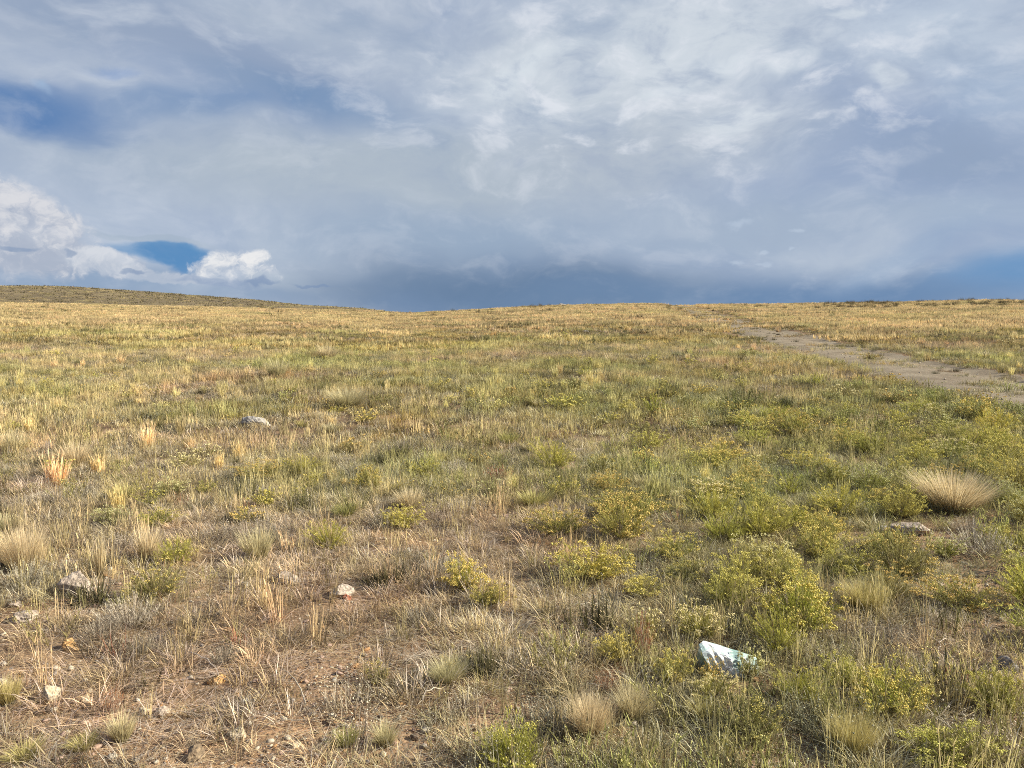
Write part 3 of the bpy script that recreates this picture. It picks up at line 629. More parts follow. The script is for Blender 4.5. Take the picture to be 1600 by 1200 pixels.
def tints(rng, x, y, amp=.22, warm=.0, k=1.0):
    n = len(x); b = k * (1 + amp * rng.normal(0, 1, n) + .55 * (fbm(x, y, .8, 81) - .5) + .5 * (fbm(x, y, 6, 82) - .5)); b = np.clip(b, .35, 1.5)
    g = green_field(x, y); hue = (g - .4)
    t = np.stack([b * (1 - .22 * hue), b * (1 - .03 * hue), b * (1 - .30 * hue)], 1)
    red = sstep(.6, .78, fbm(x, y, 1.7, 83))[:, None] * np.array([.04, -.05, -.07])
    return t * (1 + red) + 0
def keep(rng, x, y, p):
    m = rng.random(len(x)) < p; return x[m], y[m]
def put(rng, key, x, y, s0, s1, tilt=.06, amp=.2, k=1.0, sink=0.0):
    return (key, x, y, H(x, y) - sink, rng.uniform(s0, s1, len(x)), tilt, tints(rng, x, y, amp, k=k))
rng = np.random.default_rng(11)
CLEAR = [(*at(px, py, H), r_) for px, py, r_ in [(1432, 838, .30), (396, 668, .3), (110, 932, .26), (530, 937, .22), (1505, 818, .42), (1138, 1062, .16), (1584, 1050, .2), (445, 913, .2), (26, 973, .2), (76, 1100, .12), (333, 1073, .12), (106, 1019, .12)]]
def layer(key, d0, d1, dens, prob, s0, s1, tilt=.07, amp=.3, k=1.0, sink=0.0):
    x, y = sample(rng, d0, d1, dens); q = prob(x, y) * np.ones(len(x))
    for cx, cy, cr in CLEAR: q = q * (1 - .9 * np.exp(-(((x - cx) / cr) ** 2 + ((y - cy + .6 * cr) / (cr * 1.3)) ** 2)))
    x, y = keep(rng, x, y, q); return put(rng, key, x, y, s0, s1, tilt, amp, k, sink)
nb = lambda x, y: (1 - .93 * bare(x, y)) * (1 - .8 * on_track(x, y))
strawf = lambda x, y: np.clip(.34 + 1.9 * (fbm(x, y, 1.4, 91) - .42), .05, 1) * (1 - .35 * sstep(.05, .4, x / np.maximum(y, 1)))
NEAR, MID = 9.0, 30.0
parts_short = [layer('short', 1.2, NEAR, 125, nb, .55, 1.4), layer('flat', 1.2, NEAR, 95, lambda x, y: 1 - .6 * bare(x, y), .6, 1.5, .02)]
parts_straw = [layer('straw', 1.2, NEAR, 62, lambda x, y: nb(x, y) * strawf(x, y), .55, 1.25)]
parts_green = [layer('green', 1.2, NEAR, 70, lambda x, y: nb(x, y) * green_field(x, y), .6, 1.3)]
parts_sage = [layer('sage', 1.2, NEAR, 17, lambda x, y: (1 - .6 * bare(x, y)) * sstep(.48, .66, fbm(x, y, .9, 95)), .6, 1.4)]
parts_rust = [layer('rust', 1.2, 14, 4, lambda x, y: nb(x, y) * sstep(.5, .7, fbm(x, y, 1.2, 96)), .6, 1.2)]
tk = lambda x, y: (1 - .97 * on_track(x, y)) * (1 - .62 * (np.abs(track_off(x, y) - .2) < 1.75))
parts_short += [layer('mshort', NEAR - .4, MID, 8, lambda x, y: tk(x, y) * (1 - .3 * bare(x, y)), .7, 1.2, k=.9)]
parts_straw += [layer('mstraw', NEAR - .4, MID, 7.5, lambda x, y: tk(x, y) * strawf(x, y), .7, 1.2)]
parts_green += [layer('mgreen', NEAR - .4, MID, 5.0, lambda x, y: tk(x, y) * green_field(x, y), .7, 1.15, k=.85)]
gold = lambda x, y: np.clip(.12 + .62 * sstep(30, 70, y) + .25 * sstep(.3, .5, x / y) + 1.5 * (fbm(x, y * 1.5, 9, 97) - .5) + .9 * (fbm(x, y, 2.5, 98) - .5), .03, 1)
tkf = lambda x, y: (np.abs(track_off(x, y) - .2) > 2.15 + .8 * (y > 55)) | (np.random.default_rng(5).random(len(x)) < .07)
parts_short += [layer('fshort', MID - 1.5, 150, .95, lambda x, y: tkf(x, y) * .85, .8, 1.2, k=.85)]
parts_straw += [layer('fstraw', MID - 1.5, 150, 2.6, lambda x, y: tkf(x, y) * gold(x, y), .6, 1.2, k=.98)]
parts_green += [layer('fgreen', MID - 1.5, 150, 1.3, lambda x, y: tkf(x, y) * np.clip(green_field(x, y) + .1, 0, 1), .8, 1.2)]
parts_straw[-1] = parts_straw[-1][:6] + (parts_straw[-1][6] * [.95, .96, .92],)
parts_short[-1] = parts_short[-1][:6] + (parts_short[-1][6] * [.98, 1.0, .92],)
for i_ in (-1, -2): parts_green[i_] = parts_green[i_][:6] + (parts_green[i_][6] * [1.17, 1.03, .85],)
herbf = lambda x, y: (1 - .9 * bare(x, y)) * (1 - .9 * on_track(x, y)) * np.clip(.10 + .85 * sstep(-.1, .28, x / np.maximum(y, 1)) * sstep(18, 8, y) + .15 * sstep(9, 16, y) * sstep(40, 20, y) - .35 * sstep(12, 22, y) + 1.9 * (fbm(x, y, 1.6, 111) - .5), .02, 1)
parts_herb = [layer('herb', 1.2, NEAR, 20, herbf, .5, 1.35), layer('mherb', NEAR - .4, 34, 2.6, herbf, .7, 1.3)]
parts_straw += [layer('mtuss', 6, 60, .9, lambda x, y: tk(x, y) * sstep(.35, .65, fbm(x, y, 5, 131)), .5, 1.25, k=1.12)]
parts_sage += [layer('mbush', 3, 60, 2.6, lambda x, y: tk(x, y) * (1 - bare(x, y)) * sstep(.38, .62, fbm(x, y, 2.5, 132)), .4, 1.1, k=.72)]
scatter('herb_shoots', parts_herb, 'feathery yellow green herb shoots with tiny yellow tips between the bushes', 'ground cover')
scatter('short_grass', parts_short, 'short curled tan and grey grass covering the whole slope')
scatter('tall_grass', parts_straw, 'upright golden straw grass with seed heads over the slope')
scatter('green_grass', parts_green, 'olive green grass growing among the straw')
scatter('sage_mat', parts_sage, 'low grey green sagewort sprigs spread between the grass', 'ground cover')
scatter('rusty_weed_patch', parts_rust, 'thin rusty red weeds sprinkled between the grass', 'ground cover')
# pebbles and grit
px_, py_ = sample(rng, 1.3, 7.5, 2600); px_, py_ = keep(rng, px_, py_, np.clip(.08 + bare(px_, py_), 0, 1))
sz = np.clip(.0055 * np.exp(rng.normal(0, .75, len(px_))), .003, .045)
t1 = np.ones((len(px_), 3))
parts_p = [('pebble', px_, py_, H(px_, py_) + sz * .12, sz, .3, t1)]
px_, py_ = sample(rng, 12, 60, 3.0); px_, py_ = keep(rng, px_, py_, on_track(px_, py_)); sz = rng.uniform(.015, .06, len(px_))
parts_p.append(('pebble', px_, py_, H(px_, py_) + .02, sz, .3, np.ones((len(px_), 3))))
px_, py_ = sample(rng, 1.5, 6, 120); px_, py_ = keep(rng, px_, py_, np.clip(.05 + bare(px_, py_), 0, 1)); sz = .012 + .04 * rng.random(len(px_)) ** 2.2
parts_p.append(('pebble', px_, py_, H(px_, py_) + sz * .1, sz, .3, np.ones((len(px_), 3))))
scatter('gravel', parts_p, 'pebbles and grit strewn on the bare soil between plants', 'gravel')
# hills behind: brush and straw
parts_h = []; parts_b = []
for hf, (x0, x1, y0, y1), nb_, ng_ in ((hillA, (-520, -60, 240, 440), 9000, 9000), (hillB, (-130, -30, 225, 335), 500, 1500)):
    x = rng.uniform(x0, x1, nb_); y = rng.uniform(y0, y1, nb_); z = hf(x, y); m = z > -2
    parts_b.append(('hbush', x[m], y[m], z[m] - .1, rng.uniform(.6, 1.3, m.sum()), .1, np.clip(rng.normal(.62, .2, (m.sum(), 1)), .3, 1.3) * np.array([[1.0, .92, 1.0]])))
    x = rng.uniform(x0, x1, ng_); y = rng.uniform(y0, y1, ng_); z = hf(x, y); m = z > -2
    parts_h.append(('hgrass', x[m], y[m], z[m] - .1, rng.uniform(.5, .9, m.sum()), .1, np.clip(rng.normal(1.0, .25, (m.sum(), 1)), .4, 1.6) * np.ones((1, 3))))
x, y = sample(rng, 88, 128, .5); x, y = keep(rng, x, y, sstep(.32, .46, x / y) * .8 * sstep(.35, .6, fbm(x, y, 8, 120)) + .9 * np.exp(-((x / y - .035) / .03) ** 2) * (y > 116) + .04)
parts_b.append(('bush', x, y, H(x, y), rng.uniform(1.4, 3.2, len(x)), .1, np.clip(rng.normal(.62, .2, (len(x), 1)), .4, 1.2) * np.array([[1.0, .9, 1.0]])))
x, y = sample(rng, 28, 125, .45); x, y = keep(rng, x, y, tk(x, y) * sstep(.45, .65, fbm(x, y * 2, 10, 99)))
parts_b.append(('bush', x, y, H(x, y), rng.uniform(.45, 1.3, len(x)), .1, np.clip(rng.normal(.68, .2, (len(x), 1)), .4, 1.3) * np.ones((1, 3))))
scatter('hill_grass', parts_h, 'pale straw grass on the far hills behind the crest')
scatter('far_brush', parts_b, 'dark speckled brush on the far hill, the crest and the right ridge', 'brush')

# ------------------------------------------------------------------ things: rocks
RM = {
 'grey2': rock_mat('rock_pale_grey', [(.20, .17, .14), (.44, .40, .35), (.56, .52, .46)]),
 'pink':  rock_mat('rock_pink_beige', [(.30, .22, .16), (.48, .38, .29), (.60, .51, .42)]),
 'cream': rock_mat('rock_cream', [(.42, .32, .20), (.58, .47, .32), (.66, .56, .42)]),
 'orange': rock_mat('rock_orange', [(.40, .20, .07), (.58, .34, .13), (.66, .50, .30)]),
 'grey':  rock_mat('rock_grey', [(.16, .14, .12), (.34, .30, .26), (.50, .46, .42)]),
 'white': rock_mat('rock_white', [(.32, .27, .21), (.54, .48, .40), (.66, .60, .51)]),
 'brown': rock_mat('rock_brown', [(.16, .11, .07), (.28, .20, .12), (.38, .28, .17)]),
}
m_rust = rock_mat('lichen_rust', [(.28, .09, .05), (.42, .15, .08), (.36, .28, .2)])
def mobj(name, me, parent=None, loc=None):
    o = bpy.data.objects.new(name, me); C.objects.link(o)
    if parent: o.parent = parent
    if loc is not None: o.location = loc
    return o
MARKS = []       # (short description, x, y) of things that stand out: other labels point at them
ROCKS = [
 # px, py(base), width px, width/depth/height ratios, colour, label, short
 (396, 668, 50, (1, .7, .40), 'grey2', 'grey and white boulder in the mid distance grass left of centre', 'the mid-distance boulder'),
 (112, 934, 56, (1, .8, .72), 'pink', 'pinkish beige peaked rock with a dark shadowed left side, near the left edge', 'the peaked pinkish rock'),
 (530, 938, 46, (1, .8, .58), 'pink', 'pale pinkish rock with rusty red lichen on its right end', 'the red-stained pale rock'),
 (1432, 838, 66, (1, .8, .34), 'pink', 'flat layered pinkish slab lying below the big straw tussock on the right', 'the layered slab'),
 (1386, 833, 32, (1, .7, .3), 'grey', 'small flat grey stone just left of the layered pinkish slab', None),
 (76, 1101, 34, (1, .9, .95), 'cream', 'upright cream rock casting a black shadow to its left, bottom left', 'the upright cream rock'),
 (131, 1102, 24, (1, .8, .5), 'cream', 'low cream stone just right of the upright cream rock', None),
 (220, 1121, 19, (1, .9, .95), 'cream', 'small pale cream stone on bare soil, the left one of a close pair', None),
 (251, 1121, 27, (1, .8, .6), 'pink', 'small pinkish stone on bare soil, the right one of a close pair', None),
 (333, 1074, 31, (1, .8, .75), 'orange', 'rounded orange rock beside a dark dead clump, lower left', 'the rounded orange rock'),
 (369, 1092, 12, (1, .9, .9), 'orange', 'tiny bright orange stone right of the rounded orange rock', None),
 (378, 1101, 22, (1, .7, .4), 'white', 'little whitish flat stone below the tiny bright orange stone', None),
 (106, 1020, 36, (1, .7, .6), 'orange', 'orange and white stone behind grass stalks, left side', 'the orange and white stone'),
 (26, 975, 46, (1, .8, .45), 'pink', 'low pinkish rubble rock at the left edge', 'the rubble rock at the left edge'),
 (20, 950, 24, (1, .8, .5), 'pink', 'small pinkish stone just behind the rubble rock at the left edge', None),
 (446, 915, 46, (1, .8, .5), 'pink', 'low pale pink rock half sunk in dry grass, left of the red-stained pale rock', 'the half-sunk pale pink rock'),
 (382, 921, 18, (1, .8, .8), 'white', 'small whitish stone left of the half sunk pale pink rock', None),
 (366, 1158, 40, (1, .8, .4), 'cream', 'pale cream low mound of stone near the bottom, left of centre', None),
 (300, 1196, 44, (1, .8, .6), 'brown', 'brown rock with an orange top at the very bottom edge', None),
 (458, 1172, 24, (1, .8, .4), 'cream', 'little cream stone on gravel near the bottom, left of centre', None),
 (637, 864, 13, (1, .8, .7), 'white', 'tiny white stone on the path of bare soil left of centre', None),
 (660, 777, 16, (1, .7, .5), 'white', 'small white stone in rusty short grass left of centre', 'the small white stone'),
 (798, 697, 26, (1, .7, .35), 'grey', 'low grey stone just above the middle of the slope', None),
 (900, 708, 30, (1, .7, .35), 'pink', 'low pinkish stone in the grass right of the low grey stone', None),
 (800, 672, 16, (1, .7, .5), 'grey', 'small dark grey stone behind the low grey stone', None),
 (916, 522, 18, (1, .8, .45), 'grey', 'far dark rock standing out in the upper grass near the crest', 'the far dark rock'),
 (548, 532, 14, (1, .8, .6), 'brown', 'far dark brown rock in the golden grass left of the far dark grey rock', 'the far brown rock'),
 (1584, 1052, 42, (1, .8, .55), 'grey', 'grey flat topped rock at the right edge', 'the grey rock at the right edge'),
 (1545, 1172, 32, (1, .9, .9), 'brown', 'dull brown rock in shade between flowering bushes, bottom right', None),
 (1466, 918, 24, (1, .7, .5), 'pink', 'small pinkish stone on the bare patch at right', None),
 (1449, 975, 26, (1, .7, .4), 'white', 'small whitish flat stone on the bare patch at right', 'the whitish flat stone'),
 (1564, 1030, 13, (1, .8, .7), 'white', 'tiny white stone above the grey flat topped rock', None),
 (1588, 960, 30, (1, .8, .5), 'pink', 'pinkish stone on bare soil at the right edge', None),
 (2, 1042, 16, (1, .8, .8), 'white', 'tiny white stone cut by the left edge', None),
 (880, 1128, 10, (1, .8, .8), 'white', 'tiny white stone between dry tufts near the bottom centre', None),
 (880, 476.5, 20, (1, .8, .4), 'grey', 'far grey rock outcrop on the skyline near centre', None),
]
for i, (px, py, wpx, rt, colr, lab, short) in enumerate(ROCKS):
    rng = np.random.default_rng(900 + i); x, y, z = on(px, py); W = wpx * y / F * .98; rt = (rt[0], rt[1], rt[2] * .9)
    v, f = chunk(rng, (W * rt[0], W * rt[1], W * rt[2] * 1.5), 5 if wpx > 28 else 4, 13, .17, .16 if colr == 'pink' else 0)
    v = v[:, :] * [1, 1, 1]; v[:, 2] = np.where(v[:, 2] < -W * rt[2] * .45, -W * rt[2] * .45, v[:, 2])
    mb = MB(); mb.add(v, [f], 0, 0)
    o = mobj('rock', mb.mesh('rock', [RM[colr]]), None, (x, y + W * rt[1] * .45, float(H(x, y + W * .4)) + W * rt[2] * .12)); o.rotation_euler = (0, 0, rng.uniform(-.4, .4))
    tag(o, lab, 'rock', 'loose rocks on the slope')
    if short: MARKS.append((short, x, y))
    if 'lichen' in lab:
        mb = MB(); v2, f2 = chunk(rng, (W * .26, W * .3, W * .3), 4, 10, .2); mb.add(v2, [f2], 0, 0)
        mobj('lichen_crust', mb.mesh('lichen_crust', [m_rust]), o, (W * .36, -W * .2, -W * .02))

# pale aqua glassy block
m, t, o_ = new_mat('aqua_glassy_stone'); n = t.nodes
tcn = n.new('ShaderNodeTexCoord'); mp = n.new('ShaderNodeMapping'); mp.inputs['Scale'].default_value = (1, 1, 3.2); mp.inputs['Rotation'].default_value = (0, .5, 0); t.links.new(tcn.outputs['Object'], mp.inputs[0])
n1 = n.new('ShaderNodeTexNoise'); n1.inputs['Scale'].default_value = 8; n1.inputs['Detail'].default_value = 8; n1.inputs['Distortion'].default_value = 1.2; t.links.new(mp.outputs[0], n1.inputs['Vector'])
cr = n.new('ShaderNodeValToRGB'); t.links.new(n1.outputs[0], cr.inputs[0]); e = cr.color_ramp.elements; e[0].position = .34; e[0].color = (.24, .36, .33, 1); e[1].position = .56; e[1].color = (.76, .79, .77, 1); q = e.new(.48); q.color = (.46, .60, .56, 1)
pb = n.new('ShaderNodeBsdfPrincipled'); t.links.new(cr.outputs[0], pb.inputs['Base Color']); pb.inputs['Roughness'].default_value = .35; pb.inputs['Coat Weight'].default_value = .2; pb.inputs['Coat Roughness'].default_value = .1
bp = n.new('ShaderNodeBump'); bp.inputs['Strength'].default_value = .8; bp.inputs['Distance'].default_value = .012; t.links.new(n1.outputs[0], bp.inputs['Height']); t.links.new(bp.outputs[0], pb.inputs['Normal']); t.links.new(pb.outputs[0], o_.inputs[0])
x, y, z = on(1138, 1052); s = y / F
import bmesh
bm = bmesh.new()
#  corner points (right, back, up) in units of one photo pixel at that distance
pts = [(-47, 2, 42), (-38, 8, 45), (-10, 8, 34), (46, 8, 17), (-44, -8, 32), (-2, -12, 24), (46, -6, 9), (-26, -16, -6), (8, -18, -8), (40, -12, -16), (-46, 20, -8), (48, 20, -14), (52, 2, -4), (14, 14, 22)]
for p in pts: bm.verts.new((p[0] * s * 1.02, p[1] * s * 1.1, p[2] * s * .95))
bmesh.ops.convex_hull(bm, input=bm.verts)
for vv in [v_ for v_ in bm.verts if not v_.link_faces]: bm.verts.remove(vv)
bmesh.ops.bevel(bm, geom=bm.edges[:], offset=.002, segments=1, affect='EDGES')
bmesh.ops.subdivide_edges(bm, edges=bm.edges[:], cuts=5, use_grid_fill=True)
bmesh.ops.triangulate(bm, faces=bm.faces[:])
V_ = np.array([v_.co[:] for v_ in bm.verts]); dq = fbm(V_[:, 0] + V_[:, 2] * .7, V_[:, 1] * 2 + V_[:, 2] * 3, .05, 4, 4) - .5
for v_, q_ in zip(bm.verts, dq): v_.co *= 1 + .07 * q_; v_.co.y += .009 * abs(math.sin(v_.co.x * 85 + v_.co.z * 60))
bm.normal_update()
for f_ in bm.faces:
    c_ = f_.calc_center_median() / s
    f_.material_index = 1 if f_.normal.y < -.45 and -40 + c_.z * .2 < c_.x < 4 + .3 * math.sin(c_.z) * 6 else 0
me = bpy.data.meshes.new('glassy_rock'); bm.to_mesh(me); bm.free(); me.materials.append(m); me.materials.append(rock_mat('white_fracture_face', [(.70, .72, .70), (.84, .85, .83), (.90, .90, .88)], .3, .5))
o = mobj('glassy_rock', me, None, (x, y, float(H(x, y)) + .02)); tag(o, 'pale aqua and white glassy rock half hidden among rabbitbrush, lower right', 'rock')
MARKS.append(('the aqua glassy rock', x, y))

# ------------------------------------------------------------------ things: rabbitbrush, bunchgrass, sagewort
def shrub_parts(rng, W, Hh, ns, nl, lw, fl, fsz, leafm, flm):
    """W x Hh dome of leafy stems; returns [(part name, mesh)]"""
    az = U(rng, 0, 6.283, ns); u = np.sqrt(rng.random(ns)); l1 = u * 1.15; l0 = l1 * U(rng, .5, .95, ns)
    p0, p1 = U(rng, 0, 6.28, 2)
    lobe = 1 + .20 * np.sin(2 * az + p0) + .14 * np.sin(5 * az + p1); lobe = 1 + (lobe - 1) * np.clip(u * 1.3, .3, 1)
    gone = rng.random(ns) < .85 * sstep(.72, .95, .5 + .5 * np.sin(3 * az + p1 * 2)) * sstep(.25, .6, u)
    reach = np.sqrt((np.sin(l1) * W / 2) ** 2 + (np.cos(l1) * Hh) ** 2) * U(rng, .72, 1.1, ns) * lobe * np.where(gone, .45, 1)
    base = np.stack([np.cos(az) * u * W * .10, np.sin(az) * u * W * .10, np.full(ns, -.01)], 1)
    st = MB(); blades(st, rng, base, az, l0, l1, reach, np.full(ns, max(.0022, lw * .8)), 4, 0, .35)
    nd = ns // 4; az2 = U(rng, 0, 6.28, nd); blades(st, rng, base[:nd], az2, U(rng, .5, 1.3, nd), U(rng, .9, 1.5, nd), U(rng, .3, .55, nd) * W, np.full(nd, lw * .7), 3, 0, .3)
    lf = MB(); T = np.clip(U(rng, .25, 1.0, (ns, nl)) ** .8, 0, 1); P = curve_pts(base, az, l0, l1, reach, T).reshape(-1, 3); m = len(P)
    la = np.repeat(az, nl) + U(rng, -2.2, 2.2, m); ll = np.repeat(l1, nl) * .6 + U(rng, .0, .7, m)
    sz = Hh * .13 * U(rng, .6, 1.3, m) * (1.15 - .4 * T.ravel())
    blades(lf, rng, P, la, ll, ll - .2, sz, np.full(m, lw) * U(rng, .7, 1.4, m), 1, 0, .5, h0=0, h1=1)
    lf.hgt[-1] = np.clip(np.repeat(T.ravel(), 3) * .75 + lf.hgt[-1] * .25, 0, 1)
    res = [('stems', st.mesh('stems', [M_['wood']]))]
    if fl > 0:
        s = (rng.random(ns) < fl) & (u < 1.0); tip = curve_pts(base, az, l0, l1, reach, np.ones((ns, 1)))[s, 0]
        k = 14 if fsz < .03 else 7
        c = np.repeat(tip, k, 0); d = rng.normal(0, 1, c.shape) * [W * .022 + .004, W * .022 + .004, W * .014 + .002]
        if lw < .01 and fl > .5:
            fm = MB(); bits(fm, rng, c + d, U(rng, .6, 1.5, len(c)) * fsz, 0, 1.1)
            res.append(('flower_heads', fm.mesh('flower_heads', [flm])))
        else: bits(lf, rng, c + d, U(rng, .6, 1.5, len(c)) * fsz, 1, 1.1)
    res.insert(1, ('foliage', lf.mesh('foliage', [leafm, flm])))
    return res
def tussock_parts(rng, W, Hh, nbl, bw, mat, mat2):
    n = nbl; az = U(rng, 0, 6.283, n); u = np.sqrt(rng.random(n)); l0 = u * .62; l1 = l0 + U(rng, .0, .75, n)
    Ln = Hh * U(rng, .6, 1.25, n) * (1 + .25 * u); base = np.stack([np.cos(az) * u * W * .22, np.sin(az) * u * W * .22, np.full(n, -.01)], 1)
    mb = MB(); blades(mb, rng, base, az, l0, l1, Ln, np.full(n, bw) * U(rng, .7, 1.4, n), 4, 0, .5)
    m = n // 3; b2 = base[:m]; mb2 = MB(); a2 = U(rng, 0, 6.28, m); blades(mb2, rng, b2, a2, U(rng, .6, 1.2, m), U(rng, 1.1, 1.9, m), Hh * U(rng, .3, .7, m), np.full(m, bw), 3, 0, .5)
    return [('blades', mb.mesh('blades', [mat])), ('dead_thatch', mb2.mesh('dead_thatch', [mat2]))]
def sage_parts(rng, W, Hh, ns, lw, mat):
    az = U(rng, 0, 6.283, ns); u = np.sqrt(rng.random(ns)); l0 = u * 1.3; l1 = l0 * U(rng, .2, .7, ns); Ln = U(rng, .6, 1.15, ns) * np.sqrt((np.sin(l0) * W / 2) ** 2 + (np.cos(l0) * Hh) ** 2)
    base = np.stack([np.cos(az) * u * W * .18, np.sin(az) * u * W * .18, np.full(ns, -.005)], 1)
    st = MB(); blades(st, rng, base, az, l0, l1, Ln, np.full(ns, lw * .8), 4, 0, .3)
    k = 12; T = U(rng, .2, 1, (ns, k)); P = curve_pts(base, az, l0, l1, Ln, T).reshape(-1, 3); m = len(P)
    lf = MB(); a = U(rng, 0, 6.28, m); blades(lf, rng, P, a, U(rng, .2, 1.3, m), U(rng, .2, 1.3, m), Hh * .09 * U(rng, .6, 1.5, m), np.full(m, lw * 1.3), 1, 0, .5)
    lf.hgt[-1] = np.clip(np.repeat(T.ravel(), 3), 0, 1)
    return [('stems', st.mesh('stems', [M_['dead']])), ('foliage', lf.mesh('foliage', [mat]))]
LIB = {}
def lib(key):
    """unit-width shrub libraries, three levels of fineness"""
    if key in LIB: return LIB[key]
    kind, lod, v = key; rng = np.random.default_rng(sum(map(ord, kind)) * 11 + lod * 101 + v * 7)
    ns = (150, 80, 36)[lod]; nl = (26, 16, 9)[lod]; lw = (.0075, .014, .03)[lod]; fs = (.019, .034, .055)[lod]
    if kind.startswith('rb'):
        leaf, flo, dens = {'rb_gold': ('leaf_y', 'gold', .75), 'rb_ochre': ('leaf', 'ochre', .6), 'rb_pale': ('leaf', 'pale', .7), 'rb_green': ('leaf_y', 'gold', .10), 'rb_olive': ('leaf_d', 'ochre', .25), 'rb_dark': ('leaf_d', 'pale', .35), 'rb_mixed': ('leaf', 'gold', .6)}[kind]
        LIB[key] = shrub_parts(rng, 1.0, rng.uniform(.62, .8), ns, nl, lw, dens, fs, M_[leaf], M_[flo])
    elif kind in ('tuss', 'tussg'):
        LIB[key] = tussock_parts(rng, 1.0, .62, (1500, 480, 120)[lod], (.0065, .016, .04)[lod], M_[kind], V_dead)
    elif kind in ('sage', 'saged', 'rusty'):
        LIB[key] = sage_parts(rng, 1.0, .55, (150, 80, 36)[lod], (.008, .016, .034)[lod], M_[{'sage': 'sagei', 'saged': 'saged', 'rusty': 'rusti'}[kind]])
    return LIB[key]
V_dead = veg('grey_thatch', (.20, .18, .14), (.34, .30, .23), .1, .3, tint=False)
PLANTS = []
def plant(kind, name, px, py, wpx, hpx=None, label=None, short=None, xyz=None):
    x, y, z = xyz if xyz else on(px, py)
    W = wpx * y / F; y2 = y + W * .25; z = float(H(x, y2)); lod = 0 if wpx > 56 else 1 if wpx > 26 else 2
    r = random.Random(int(x * 1000) + int(y * 777)); v = r.randrange(5 if lod else 4)
    parts = lib((kind, lod, v))
    root = bpy.data.objects.new(name, None); C.objects.link(root); root.empty_display_size = .05
    root.location = (x, y2, z); root.rotation_euler = (r.uniform(-.08, .08), r.uniform(-.08, .08), r.uniform(0, 6.28))
    hr = .68 if kind.startswith('rb') else .62 if kind.startswith('tuss') else .5
    zs = (hpx * y / F / math.cos(.3)) / hr if hpx else W * r.uniform(.6, .95)
    root.scale = (W, W * r.uniform(.85, 1.1), zs)
    for pn, me in parts: mobj(pn, me, root)
    PLANTS.append(dict(o=root, kind=kind, name=name, x=x, y=y, w=wpx, label=label))
    if short: MARKS.append((short, x, y))
